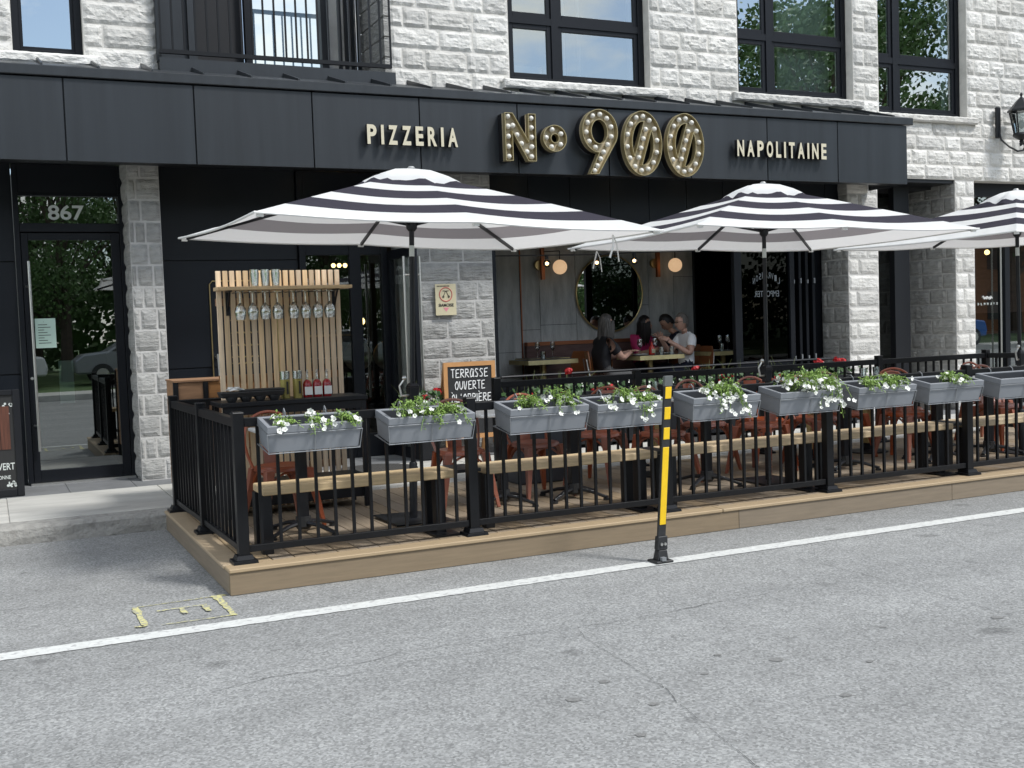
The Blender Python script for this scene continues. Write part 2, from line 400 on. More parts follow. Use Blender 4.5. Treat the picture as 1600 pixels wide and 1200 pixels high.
def loop_wall(mb, lp, y0, y1, th):
    n = len(lp)
    # outward/inward offsets
    area = sum(lp[i][0]*lp[(i+1) % n][1]-lp[(i+1) % n][0]*lp[i][1] for i in range(n)); sg = 1 if area > 0 else -1
    inn = []
    for i in range(n):
        p0 = Vector(lp[i-1]); p1 = Vector(lp[i]); p2 = Vector(lp[(i+1) % n])
        e1 = (p1-p0).normalized(); e2 = (p2-p1).normalized(); nn = Vector((-e1.y-e2.y, e1.x+e2.x))
        if nn.length < 1e-6: nn = Vector((-e1.y, e1.x))
        nn.normalize(); k = th/max(.35, nn.dot(Vector((-e1.y, e1.x)))); inn.append(p1+nn*k*sg)
    vs = [(p[0], y, p[1]) for y in (y0, y1) for p in lp]+[(p[0], y, p[1]) for y in (y0, y1) for p in inn]
    fs = []
    for i in range(n):
        j = (i+1) % n
        fs += [(i, j, n+j, n+i), (2*n+i, 3*n+i, 3*n+j, 2*n+j), (i, 2*n+i, 2*n+j, j), (n+i, n+j, 3*n+j, 3*n+i)]
    mb.add(vs, fs)

# ------------------------------------------------------------------ ground
struct(bx('ground', verge_m, None, -250, 250, -250, 250, -.35, -.02))
me = MB(); me.add([(-80, -7, 0), (90, -7, 0), (90, 9.66, 0), (-80, 9.66, 0)], [(0, 1, 2, 3)])
road = struct(me.build('road', asphalt_m, None, fix=False))
k = MB(); NK = 120
for i in range(NK+1):
    x = -6+i*.2
    j = lambda a: (noise.noise((x*2.3, a, 0)))*.016
    k.v += [(x, 9.53+j(1), 0), (x, 9.535+j(2), .06), (x, 9.545+j(3), .118), (x, 9.575+j(4)*.6, .15), (x, 9.73, .155), (x, 9.73, -.1)]
for i in range(NK):
    for q in range(5): k.f.append((i*6+q, (i+1)*6+q, (i+1)*6+q+1, i*6+q+1))
kerb = struct(k.build('kerb', kerb_m, None))
pv = struct(bx('pavement', mortar_m, None, -6, 20, 9.731, 17.9, -.1, .148)); pv.data.materials[0] = pave_m
x = -5.6; xe = [-5.6, -4.1, -2.6, -1.1, .1, 1.435, 2.95, 4.5, 6.0, 7.5, 9.0, 10.5, 12.0, 13.5, 15, 16.5]
for a, b in zip(xe[:-1], xe[1:]):
    bx('paving_slab', pave_m, pv, a+.004, b-.004, 9.735, 11.235, .13, .158+rnd.uniform(-.0015, .0015), bevel=.003)
x = -5.35
while x < 16:
    bx('entrance_slab', slab_m, pv, x+.003, x+.597, 11.245, 11.855, .13, .157+rnd.uniform(-.001, .001))
    if x < 1.3 or 3 < x < 5.2: bx('entrance_slab', slab_m, pv, x+.003, x+.597, 11.861, 12.45, .13, .157)
    x += .6
# far side of the street: pavement edge, lawn
struct(bx('far_pavement', pave_m, None, -80, 90, -9, -7.0, -.1, .15))
struct(bx('lawn_verge', verge_m, None, -80, 90, -60, -9, -.1, .13))
# painted line
ml = MB(); lq = random.Random(9)
NL = 900
for i in range(NL+1):
    x_ = -12+i*.035 if i < NL else 60
    ml.v += [(x_, 6.115+lq.uniform(-.004, .005), .004), (x_, 6.255+lq.uniform(-.005, .004), .004)]
for i in range(NL): ml.f.append((2*i, 2*i+2, 2*i+3, 2*i+1))
struct(ml.build('painted_line', paint_m, None, fix=False))
def ribbon(mb, pts, w, z):
    pts = [Vector((p[0], p[1])) for p in pts]
    for i in range(len(pts)):
        d = (pts[min(i+1, len(pts)-1)]-pts[max(i-1, 0)]).normalized(); nn = Vector((-d.y, d.x))
        ww = (w[i] if isinstance(w, list) else w)/2
        mb.v += [(pts[i].x-nn.x*ww, pts[i].y-nn.y*ww, z), (pts[i].x+nn.x*ww, pts[i].y+nn.y*ww, z)]
    k0 = len(mb.v)-2*len(pts)
    for i in range(len(pts)-1): mb.f.append((k0+2*i, k0+2*i+2, k0+2*i+3, k0+2*i+1))
def rough(p0, p1, n, amp, seed):
    r = random.Random(seed); out = []
    for i in range(n+1):
        t = i/n; out.append((p0[0]+(p1[0]-p0[0])*t+r.uniform(-amp, amp)*.5, p0[1]+(p1[1]-p0[1])*t+r.uniform(-amp, amp)))
    return out
yb = MB()
for i, (a, b, w) in enumerate([((.70, 6.88), (1.215, 6.895), .012), ((1.16, 6.90), (1.25, 6.90), .035), ((1.19, 6.88), (1.195, 6.38), .045), ((.80, 6.375), (1.21, 6.37), .012),
        ((.715, 6.88), (.715, 6.42), .04), ((.66, 6.40), (.72, 6.40), .03), ((.815, 6.70), (1.10, 6.71), .016), ((.955, 6.70), (.955, 6.56), .04), ((1.085, 6.70), (1.085, 6.54), .04)]):
    ribbon(yb, rough(a, b, 10, .006, i), [w*rnd.uniform(.6, 1.25) for _ in range(11)], .004+.0006*i)
tag(struct(yb.build('spray_marking', yell_m, None, fix=False)), None)
ck = MB()
for i, pl in enumerate([[(-2, 5.0), (-0.03, 5.09), (0.27, 5.1), (0.59, 5.1), (0.81, 5.03), (1.01, 5.1), (1.14, 5.13), (1.4, 5.1), (1.62, 5.12), (1.78, 5.17), (2.36, 5.14), (2.75, 5.1), (3.09, 5.09), (3.53, 5.13), (4.2, 5.15), (4.67, 5.08)], [(1.11, 5.01), (1.45, 4.96), (1.79, 5.01), (2.27, 4.96)], [(2.7, 5.06), (2.65, 4.88), (2.62, 4.47), (2.58, 4.06), (2.52, 3.86), (2.47, 3.59), (2.43, 3.39), (2.39, 3.16)], [(4.73, 5.8), (4.75, 5.25), (4.76, 4.74), (4.73, 4.35), (4.72, 4.03)], [(-0.01, 7.26), (0.2, 7.22), (0.62, 7.05), (1.24, 6.72)]]):
    for a, b in zip(pl[:-1], pl[1:]):
        n = max(5, int(math.dist(a, b)/.03)); pts = rough(a, b, n, .012, i*10+int(a[0]*7))
        ribbon(ck, pts, [abs(noise.noise((p[0]*3, p[1]*3, i)))*.005+.0012 for p in pts], .0035+.0004*i)
sk_ = MB()
for i, (cx_, cy_, r_) in enumerate([(2.17, 4.13, 0.05), (2.4, 4.27, 0.04), (2.43, 3.91, 0.035), (3.05, 4.33, 0.028), (3.24, 4.13, 0.05), (2.84, 4.13, 0.03), (2.2, 3.64, 0.035), (3.17, 3.59, 0.04), (3.58, 3.89, 0.03), (4.03, 4.28, 0.03), (4.64, 4.11, 0.05)]):
    nn_ = 14; base_ = len(sk_.v)
    sk_.v += [(cx_+r_*.75*math.cos(2*PI*k_/nn_)*rnd.uniform(.7, 1.2), cy_+.55*r_*math.sin(2*PI*k_/nn_)*rnd.uniform(.7, 1.2), .0028) for k_ in range(nn_)]; sk_.f.append(tuple(range(base_, base_+nn_)))
struct(sk_.build('oil_stain', mat('oil_stain', (.18, .18, .175), .85, var=.35, vscale=70), None, fix=False))
struct(ck.build('road_crack', crack_m, None, fix=False))

# ------------------------------------------------------------------ building
YF = 11.64
bld = thing('stone_building', (6, 12, .155), 'grey split-stone building with black metal shopfront over the restaurant terrace', 'building')
NS = [0]
def stone_mesh(w, h, d, seed, rough_=.03):
    """rock-faced block, front towards -Y, origin at its lower left front arris"""
    nx = max(5, int(w/.034)); nz_ = max(5, int(h/.034)); vs = []; fs = []
    for j in range(nz_+1):
        for i in range(nx+1):
            a, b = i/nx, j/nz_
            e = min(min(a, 1-a)*w, min(b, 1-b)*h)/(.03 if rough_ > .02 else .016); e = min(1, e)**.6
            nn = noise.ridged_multi_fractal((a*w*6+seed*3.7, b*h*10, seed*1.3), 1.0, 2.1, 3, 1.0, 2.0)*.5-.55
            nn2 = noise.noise((a*w*22+seed, b*h*22, seed))
            out_ = e*(.010+rough_*(.45+nn*1.1)+(.012*rough_/.03)*nn2)
            jx = noise.noise((seed, b*h*15, 3))*.006 if 0 < j < nz_ else 0
            jz = noise.noise((seed, a*w*15, 9))*.006 if 0 < i < nx else 0
            x = a*w+(jx if i in (0, nx) else noise.noise((a*w*20, b*h*20, seed))*.008)
            z = b*h+(jz if j in (0, nz_) else noise.noise((a*w*20, b*h*20, seed+5))*.008)
            vs.append((x, -max(0, out_), z))
    n1 = nx+1
    for j in range(nz_):
        for i in range(nx):
            q = j*n1+i; fs += [(q, q+1, q+n1+1), (q, q+n1+1, q+n1)] if (i+j) % 2 else [(q, q+1, q+n1), (q+1, q+n1+1, q+n1)]
    ring = [i for i in range(n1)]+[j*n1+nx for j in range(1, nz_+1)]+[nz_*n1+i for i in range(nx-1, -1, -1)]+[j*n1 for j in range(nz_-1, 0, -1)]
    k0 = len(vs); vs += [(vs[r][0], d, vs[r][2]) for r in ring]; R = len(ring)
    for i in range(R):
        j = (i+1) % R; fs.append((ring[j], ring[i], k0+i, k0+j))
    fs.append(tuple(k0+i for i in range(R)))
    me = bpy.data.meshes.new('stone'); me.from_pydata(vs, [], fs)
    return me
def lay(parent, m, s0, s1, z0, z1, origin, sdir, course=.213, lens=(.26, .55), gap=.014, skip=None, seed=1, depth=.07, snap=True, rf=.03):
    """courses of stone between s0..s1 along sdir (unit, horizontal) from origin; rotated so front faces right-hand normal"""
    r = random.Random(seed); n = max(1, round((z1-z0)/course)); ch = (z1-z0)/n
    ang = math.atan2(sdir[1], sdir[0]); off = wloc(parent)
    for j in range(n):
        za, zb = z0+j*ch, z0+(j+1)*ch; segs = [(s0, s1)]
        for (a, b, c, d) in (skip or []):
            if zb > c+.03 and za < d-.03:
                new = []
                for (p, q) in segs:
                    if b <= p or a >= q: new.append((p, q)); continue
                    if a > p: new.append((p, a))
                    if b < q: new.append((b, q))
                segs = new
        for (p, q) in segs:
            if q-p < .05: continue
            cuts = [p]; 
            if j % 2: cuts.append(min(q, p+r.uniform(lens[0]*.45, lens[0]*.8)))
            while cuts[-1] < q-1e-4:
                c = cuts[-1]+r.uniform(*lens)
                if q-c < lens[0]*.5: c = q
                cuts.append(min(c, q))
            for a, b in zip(cuts[:-1], cuts[1:]):
                if b-a < .04: continue
                NS[0] += 1
                me = stone_mesh(b-a-gap, ch-gap, depth, NS[0]*.917, rf); me.materials.append(m)
                o = bpy.data.objects.new('stone', me); C.objects.link(o); o.parent = parent
                pos = Vector((origin[0]+sdir[0]*(a+gap/2), origin[1]+sdir[1]*(a+gap/2), za+gap/2))
                o.location = pos-off; o.rotation_euler = (0, 0, ang)
# openings of the upper wall
W3 = (5.56, 7.44, 4.36); W4 = (8.736, 10.60, 4.38); W5 = (11.04, 12.66, 4.25); W1 = (.388, 1.02, 4.31); BAL = (1.70, 4.14, 4.12)
TOP = 7.0
mw = MB()
def wallseg(x0, x1, z0, z1): mw.box(x0, x1, YF+.002, YF+.35, z0, z1)
edges = [-6] + [v for w in (W1, BAL, W3, W4, W5) for v in w[:2]] + [18]
for i in range(0, len(edges), 2): wallseg(edges[i], edges[i+1], 3.389, TOP)
for w in (W1, BAL, W3, W4, W5): wallseg(w[0], w[1], 3.389, w[2]-.005)
for w in (W1, W3, W4, W5): wallseg(w[0], w[1], 6.6, TOP)
mw2 = mw.build('stone_wall', mortar_m, bld)
SK = [(w[0], w[1], w[2], 9) for w in (W1, W3, W4, W5)]+[(BAL[0], BAL[1], 4.0, 9), (-9, 10.83, 0, 4.19)]
SK += [(5.50, 7.60, 4.26, 4.36), (8.66, 10.68, 4.28, 4.38)]
lay(mw2, stone_m, -.4, 15.0, 4.187, 6.19, (0, YF), (1, 0), course=.2225, skip=SK, seed=11, rf=.025, lens=(.26, .70))
lay(mw2, stone_m, 10.87, 15.0, 3.389, 4.187, (0, YF), (1, 0), course=.2, skip=[], seed=5, rf=.022, lens=(.25, .6))
def rocksill(x0, x1, z1, h=.10, proj=.05):
    me = stone_mesh(x1-x0, h, .25, x0*3.3, .018); me.materials.append(stone_m)
    o = bpy.data.objects.new('sill', me); C.objects.link(o); o.parent = mw2; o.location = Vector((x0, YF-proj-.02, z1-h))-wloc(mw2)
rocksill(5.46, 7.66, 4.362); rocksill(8.62, 10.72, 4.385); rocksill(10.95, 12.80, 4.25, .09); rocksill(.2, 1.16, 4.31)

# pillars
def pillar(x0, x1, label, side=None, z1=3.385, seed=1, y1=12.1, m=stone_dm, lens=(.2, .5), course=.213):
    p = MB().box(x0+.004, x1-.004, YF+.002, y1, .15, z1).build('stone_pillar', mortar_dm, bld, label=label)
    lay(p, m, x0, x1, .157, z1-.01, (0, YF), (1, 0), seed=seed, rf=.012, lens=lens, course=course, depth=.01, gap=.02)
    if side:  # face looking towards -X, shade put into its stone colour ; s runs from back to front
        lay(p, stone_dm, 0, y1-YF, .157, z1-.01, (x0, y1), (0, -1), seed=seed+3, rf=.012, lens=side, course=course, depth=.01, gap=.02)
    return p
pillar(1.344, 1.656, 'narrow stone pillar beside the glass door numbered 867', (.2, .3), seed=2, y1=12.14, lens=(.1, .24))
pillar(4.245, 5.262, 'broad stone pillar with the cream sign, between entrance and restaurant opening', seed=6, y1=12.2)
pillar(10.456, 10.99, 'stone pillar right of the restaurant opening', (.2, .4), seed=9, y1=12.17, m=stone_m, lens=(.3, .5))
pillar(12.40, 12.775, 'far right stone pillar with a deep side wall next to the shop window', (.22, .42), seed=14, y1=12.9, m=stone_m, lens=(.2, .37))

# windows upstairs
spacer_m = mat('pane_spacer', (.7, .74, .72), .5)
def window(x0, x1, z0, z1, mull, trans, label, gm=glass_up, y=11.77, fw=.075, room=None, inner=.055):
    w = empty('window', bld); w['label'] = label
    f = MB(); f.box(x0, x0+fw, y, y+.07, z0, z1).box(x1-fw, x1, y, y+.07, z0, z1).box(x0+fw, x1-fw, y, y+.07, z0, z0+fw).box(x0+fw, x1-fw, y, y+.07, z1-fw, z1)
    f.build('frame', frame_m, w, bevel=.004)
    xs = [x0+fw]+([mull-.045, mull+.045] if mull else [])+[x1-fw]; zs = [z0+fw]+([trans-.04, trans+.04] if trans else [])+[z1-fw]
    if mull: bx('mullion', frame_m, w, mull-.045, mull+.045, y+.002, y+.068, z0+fw, z1-fw)
    for i in range(0, len(xs), 2):
        for j in range(0, len(zs), 2):
            a, b, c, d = xs[i], xs[i+1], zs[j], zs[j+1]
            MB().box(a, a+inner, y+.02, y+.06, c, d).box(b-inner, b, y+.02, y+.06, c, d).box(a+inner, b-inner, y+.02, y+.06, c, c+inner).box(a+inner, b-inner, y+.02, y+.06, d-inner, d).build('sash', frame_m, w, bevel=.003)
            pn = MB(); pn.add([(a+inner, y+.04, c+inner), (b-inner, y+.04, c+inner), (b-inner, y+.04, d-inner), (a+inner, y+.04, d-inner)], [(0, 1, 2, 3)])
            pn.build('pane', gm, w, fix=False)
            MB().box(b-inner-.016, b-inner-.001, y+.046, y+.058, c+inner, d-inner).box(a+inner, b-inner-.017, y+.046, y+.058, d-inner-.009, d-inner-.001).build('spacer', spacer_m, w)
        if trans and i+1 < len(xs): bx('transom', frame_m, w, xs[i], xs[i+1], y+.004, y+.066, trans-.04, trans+.04)
    # room behind
    r = MB(); X0, X1, Y0, Y1, Z0, Z1 = x0-.0, x1+.0, y+.08, y+1.9, z0-.0, z1
    r.add([(X0, Y0, Z0), (X1, Y0, Z0), (X1, Y1, Z0), (X0, Y1, Z0), (X0, Y0, Z1), (X1, Y0, Z1), (X1, Y1, Z1), (X0, Y1, Z1)], [(0, 1, 2, 3), (4, 7, 6, 5), (1, 5, 6, 2), (2, 6, 7, 3), (3, 7, 4, 0)])
    r.build('room', room or room_m, w, fix=False)
    return w
curtain_m = mat('curtain_sheer', (.75, .80, .78), .8, var=.1, vscale=2, warp=(12, 1, .3))
cream_bar = mat('window_spacer', (.62, .66, .62), .5)
w = window(W1[0], W1[1]-.0, W1[2], 6.6, None, None, 'narrow single-pane window at the top left', glass(('sky_window_glass'), .5, (.4, .4, .4)), fw=.07, inner=.03)
w = window(W3[0], W3[1], W3[2], 6.6, 6.226, 5.09, 'large four-pane window above the marquee letters', glass_up)
MB().box(6.66, 6.69, 12.4, 12.43, 4.36, 6.6).box(6.82, 6.85, 12.3, 12.33, 4.36, 6.6).build('curtain_rail', cream_bar, w)
bx('curtain', curtain_m, w, 7.28, 7.40, 11.86, 11.9, 4.37, 6.5)
bx('storage_box', white_m, w, 5.8, 6.15, 12.0, 12.3, 4.37, 4.62)
w = window(W4[0], W4[1], W4[2], 6.6, 9.33, 5.15, 'four-pane window with net curtain above the word NAPOLITAINE', glass_up2)
bx('curtain', curtain_m, w, 9.6, 10.16, 11.95, 11.98, 4.40, 6.5); bx('curtain', curtain_m, w, 10.18, 10.5, 12.0, 12.03, 4.40, 6.5)
w = window(W5[0], W5[1], W5[2], 6.6, 11.47, 5.0, 'four-pane window reflecting trees at the end of the canopy', glass_up2, room=dark_room)
bx('curtain', curtain_m, w, 12.42, 12.58, 11.88, 11.92, 4.28, 6.5)
bx('ceiling_lamp', warm_m, w, 12.0, 12.5, 13.3, 13.32, 4.78, 4.80)

# balcony
bal = empty('balcony', bld)
bx('balcony_fascia', cladding, bal, 1.70, 4.14, 11.50, 11.56, 4.05, 4.325)
bx('balcony_floor', black_steel, bal, 1.70, 4.14, 11.56, 12.6, 4.2, 4.30)
rl = MB().box(1.70, 4.10, 11.49, 11.53, 4.365, 4.405).build('bottom_rail', rail_m, bal)
x = 1.72
while x < 4.1:
    bx('baluster', rail_m, bal, x-.009, x+.009, 11.495, 11.513, 4.405, 5.36); x += .113
bx('top_rail', rail_m, bal, 1.70, 4.12, 11.48, 11.53, 5.36, 5.40)
MB().box(1.69, 1.73, 11.56, 12.6, 4.30, 6.6).box(1.73, 2.15, 12.5, 12.6, 4.30, 6.6).box(2.15, 2.24, 12.45, 12.58, 4.30, 6.6).build('dark_panel', cladding, bal)
MB().box(2.24, 2.75, 12.52, 12.6, 4.30, 6.6).build('dark_panel', dark_room, bal)
gsky = glass('balcony_glass', .55, (.4, .45, .45))
MB().box(2.75, 2.82, 12.4, 12.5, 4.3, 6.6).box(3.60, 3.68, 12.4, 12.5, 4.3, 6.6).build('frame', frame_m, bal)
q = MB(); q.add([(2.82, 12.45, 4.3), (3.60, 12.45, 4.3), (3.60, 12.45, 6.6), (2.82, 12.45, 6.6)], [(0, 1, 2, 3)]); q.build('pane', gsky, bal, fix=False)
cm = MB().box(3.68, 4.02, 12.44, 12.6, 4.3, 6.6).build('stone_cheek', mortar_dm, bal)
for i, xx in enumerate((3.76, 3.84, 3.92, 4.0)): bx('frame_post', frame_m, bal, xx, xx+.03, 12.25+.02*i, 12.31+.02*i, 4.3, 6.6)
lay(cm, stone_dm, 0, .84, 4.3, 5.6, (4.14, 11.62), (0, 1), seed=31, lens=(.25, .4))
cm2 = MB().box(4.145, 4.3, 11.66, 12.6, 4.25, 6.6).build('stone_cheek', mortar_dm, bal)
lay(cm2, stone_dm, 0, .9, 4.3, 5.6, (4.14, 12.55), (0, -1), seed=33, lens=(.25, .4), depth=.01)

# canopy band
can = empty('canopy', bld)
YB = 10.93
px = [-2.6, -1.5, -.38, .761, 1.909, 3.048, 4.175, 5.293, 6.414, 7.507, 8.608, 9.689, 10.83]
for a, b in zip(px[:-1], px[1:]):
    bx('fascia_panel', cladding, can, a+.006, b-.006, YB, YB+.03, 3.205, 3.945, bevel=.003)
bx('fascia_backing', black_steel, can, -2.6, 10.815, YB+.031, YB+.2, 3.21, 3.95)
bx('fascia_end', cladding, can, 10.817, 10.83, YB+.032, YB+.70, 3.205, 3.945)
MB().box(-2.6, 10.91, YB-.03, YB+.06, 3.955, 4.045).build('flashing', cladding, can, bevel=.006)
c = MB(); c.add([(-2.6, YB-.02, 4.047), (10.9, YB-.02, 4.047), (10.9, YF+.0, 4.235), (-2.6, YF+.0, 4.235)], [(0, 1, 2, 3)]); c.build('sloped_cap', cladding, can, fix=False)
for xx in (-.36, .12, .593, 1.074, 1.542, 2.009, 2.46, 2.923, 3.398, 3.87, 4.317, 4.772, 5.22, 5.68, 6.132, 6.591, 7.038, 7.491, 7.929, 8.38, 8.83, 9.28, 9.73, 10.18, 10.6):
    MB().add([(xx-.008, YB-.022, 4.048), (xx+.008, YB-.022, 4.048), (xx+.008, YF-.002, 4.236), (xx-.008, YF-.002, 4.236), (xx-.008, YB-.022, 4.066), (xx+.008, YB-.022, 4.066), (xx+.008, YF-.002, 4.285), (xx-.008, YF-.002, 4.285)],
             [(0,3,2,1),(4,5,6,7),(0,1,5,4),(1,2,6,5),(2,3,7,6),(3,0,4,7)]).build('cap_seam', cladding, can)
bx('soffit', black_steel, can, -2.6, 10.82, YB+.2, 12.5, 3.34, 3.386)
bx('soffit', black_steel, can, 10.83, 12.40, YF+.02, 13.2, 3.34, 3.386)
for xx, yy in ((2.2, 11.3), (3.3, 11.5), (5.8, 11.3), (7.2, 11.3), (8.2, 11.3), (9.4, 11.3)):
    MB().disc((xx, yy, 3.334), .045, 16).build('downlight', warm_m, can)

# left metal wall & door 867
lw = empty('shopfront_left', bld)
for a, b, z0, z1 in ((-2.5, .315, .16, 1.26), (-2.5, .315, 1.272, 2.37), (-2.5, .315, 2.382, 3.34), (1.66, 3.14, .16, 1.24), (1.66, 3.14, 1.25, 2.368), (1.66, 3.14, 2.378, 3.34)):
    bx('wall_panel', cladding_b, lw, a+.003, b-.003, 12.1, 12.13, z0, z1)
bx('wall_backing', black_steel, lw, -2.5, .315, 12.135, 12.3, .155, 3.34); bx('wall_backing', black_steel, lw, 1.66, 3.14, 12.135, 12.3, .155, 3.34)
dr = empty('glass_door', bld); dr['label'] = 'tall glass door numbered 867 with long steel pull handle'
# overcut backing hidden behind opaque lobby
MB().box(.32, .368, 12.04, 12.13, .16, 3.33).box(1.30, 1.346, 12.04, 12.13, .16, 3.33).box(.368, 1.30, 12.04, 12.13, 2.665, 2.75).box(.368, 1.30, 12.04, 12.13, 3.02, 3.04).box(.368, 1.30, 12.05, 12.13, 3.04, 3.33).build('frame', frame_m, dr, bevel=.003)
MB().box(.372, .437, 12.05, 12.10, .18, 2.655).box(1.212, 1.296, 12.05, 12.10, .18, 2.655).box(.437, 1.212, 12.05, 12.10, .18, .30).box(.437, 1.212, 12.05, 12.10, 2.585, 2.655).build('door_leaf', frame_m, dr, bevel=.003)
q = MB(); q.add([(.437, 12.075, .30), (1.212, 12.075, .30), (1.212, 12.075, 2.585), (.437, 12.075, 2.585)], [(0, 1, 2, 3)]); q.build('pane', glass_door, dr, fix=False)
q = MB(); q.add([(.368, 12.09, 2.75), (1.30, 12.09, 2.75), (1.30, 12.09, 3.02), (.368, 12.09, 3.02)], [(0, 1, 2, 3)]); q.build('transom_pane', glass_door, dr, fix=False)
MB().tube([(.436, 11.99, .497), (.430, 11.99, 2.374)], .014, 10).tube([(.43, 11.99, 2.13), (.40, 12.05, 2.13)], .011, 8).tube([(.436, 11.99, .75), (.40, 12.05, .75)], .011, 8).build('handle', silver_m, dr, smooth=True)
MB().disc((.405, 12.042, 1.22), .015, 12, 'y').build('lock', silver_m, dr)
text_mesh('house_number', '867', vinyl_m, dr, .636, .974, 2.785, 2.935, 12.086, .003, .02)
bx('threshold', silver_m, dr, .34, 1.33, 11.99, 12.06, .157, .178)
# lobby behind the door
lb = MB(); X0, X1, Y0, Y1, Z0, Z1 = .33, 1.34, 12.301, 14.5, .155, 3.3
lb.add([(X0, Y0, Z0), (X1, Y0, Z0), (X1, Y1, Z0), (X0, Y1, Z0), (X0, Y0, Z1), (X1, Y0, Z1), (X1, Y1, Z1), (X0, Y1, Z1)], [(0, 1, 2, 3), (4, 7, 6, 5), (1, 5, 6, 2), (2, 6, 7, 3), (3, 7, 4, 0)])
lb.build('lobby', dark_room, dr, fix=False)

# entrance doors between the metal wall and the broad pillar
en = empty('entrance', bld)
MB().box(3.145, 3.215, 12.05, 12.15, .16, 3.33).box(3.708, 3.834, 12.05, 12.13, .16, 2.6).box(4.08, 4.15, 12.05, 12.13, .16, 2.6).box(3.215, 4.25, 12.05, 12.13, 2.6, 3.33).box(3.215, 3.708, 12.06, 12.12, 2.42, 2.6).box(3.834, 4.08, 12.06, 12.12, 2.42, 2.6).box(3.215, 3.708, 12.06, 12.12, .16, .42).box(3.834, 4.08, 12.06, 12.12, .16, .42).build('frame', frame_m, en, bevel=.003)
glass_en = glass('entrance_glass', .10, (.8, .85, .85))
for a, b in ((3.215, 3.708), (3.834, 4.08)):
    q = MB(); q.add([(a, 12.09, .42), (b, 12.09, .42), (b, 12.09, 2.42), (a, 12.09, 2.42)], [(0, 1, 2, 3)]); q.build('pane', glass_en, en, fix=False)
# open door leaf swung outwards, seen nearly edge on
lf = empty('open_door_leaf', en)
lf.location = Vector((4.165, 12.03, .16))-wloc(en); lf.rotation_euler = (0, 0, math.radians(-86))
def lbx(name, m, x0, x1, y0, y1, z0, z1):
    o = MB().box(x0, x1, y0, y1, z0, z1).build(name, m, None); o.parent = lf; return o
o = MB().box(0, .07, -.025, .025, 0, 2.3).box(.62, .70, -.025, .025, 0, 2.3).box(.07, .62, -.025, .025, 0, .12).box(.07, .62, -.025, .025, 2.2, 2.3).build('frame', frame_m, None); o.parent = lf
q = MB(); q.add([(.07, 0, .12), (.62, 0, .12), (.62, 0, 2.2), (.07, 0, 2.2)], [(0, 1, 2, 3)]); o = q.build('pane', glass_en, None, fix=False); o.parent = lf
o = MB().tube([(.60, -.09, .62), (.60, -.09, 2.2)], .016, 10).tube([(.60, -.09, 2.0), (.66, -.02, 2.0)], .012, 8).tube([(.60, -.09, .8), (.66, -.02, .8)], .012, 8).tube([(.60, .09, .62), (.60, .09, 2.2)], .016, 10).tube([(.60, .09, 2.0), (.66, .02, 2.0)], .012, 8).build('handle', silver_m, None, smooth=True); o.parent = lf
# room behind the entrance
lb = MB(); X0, X1, Y0, Y1, Z0, Z1 = 3.0, 5.2, 12.31, 17.0, .155, 3.33
lb.add([(X0, Y0, Z0), (X1, Y0, Z0), (X1, Y1, Z0), (X0, Y1, Z0), (X0, Y0, Z1), (X1, Y0, Z1), (X1, Y1, Z1), (X0, Y1, Z1)], [(0, 1, 2, 3), (4, 7, 6, 5), (1, 5, 6, 2), (2, 6, 7, 3), (3, 7, 4, 0)])
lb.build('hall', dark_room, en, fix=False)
b_ = MB()
bc = empty('bar_counter', en)
bx('counter', tabledark, bc, 3.9, 5.15, 15.2, 15.7, .155, 1.2); bx('back_shelf', brass_m, bc, 4.1, 5.15, 16.2, 16.4, 1.50, 1.53)
for i in range(5): MB().sphere((4.50+.085*i, 15.4, 2.50), .032, 10, 6).build('bulb', warm_m, bc, smooth=True)
MB().sphere((4.75, 15.0, 1.70), .05, 12, 8).build('bulb', warm_m, bc, smooth=True)
MB().disc((4.62, 14.8, 1.22), .2, 24, 'y', .05).build('copper_drum', pine_m, bc); MB().disc((5.05, 14.8, 1.22), .2, 24, 'y', .05).build('copper_drum', pine_m, bc)
for i in range(9): MB().lathe([(.035, 0), (.035, .2), (.014, .26), (.014, .32)], (4.2+.1*i, 16.3, 1.53), 8).build('bottle', glass_clear if i % 2 else gold_jug, bc, smooth=True)

# restaurant front: opening, header, folding panels, interior
FZ = .37
rf = empty('restaurant_opening', bld)
bx('floor', mat('dark_floor', (.05, .045, .04), .6), rf, 5.27, 13.0, 11.95, 17.9, .16, FZ)
xx = 5.27
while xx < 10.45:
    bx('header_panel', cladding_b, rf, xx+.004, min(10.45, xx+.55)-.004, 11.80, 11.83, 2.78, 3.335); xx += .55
bx('header_beam', black_steel, rf, 5.27, 10.45, 11.84, 12.05, 2.72, 3.335)
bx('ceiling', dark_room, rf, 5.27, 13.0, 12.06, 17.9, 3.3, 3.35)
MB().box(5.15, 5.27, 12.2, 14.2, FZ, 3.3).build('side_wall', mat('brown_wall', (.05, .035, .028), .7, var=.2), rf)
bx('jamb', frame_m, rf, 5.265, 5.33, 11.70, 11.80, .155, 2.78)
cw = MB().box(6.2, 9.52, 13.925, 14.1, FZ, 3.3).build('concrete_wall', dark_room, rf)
cx = [6.70, 7.25, 8.20, 8.62, 9.0, 9.52]
zc = [(FZ, .9), (.9, 1.62), (1.62, 3.3)]
for i, (a, b) in enumerate([(6.2, 6.68), (6.70, 6.98), (6.98, 7.55), (7.55, 8.15), (8.15, 8.75), (8.75, 9.18), (9.18, 9.52)]):
    hz = [FZ, [1.2, 1.5, 1.56, 1.3, 1.8, 1.35, 2.2][i], [3.3]*7][:2]+[3.3]
    for c, d in zip(hz[:-1], hz[1:]): bx('concrete_panel', concrete_m, cw, a+.004, b-.004, 13.90, 13.925, c+.003, d-.003)
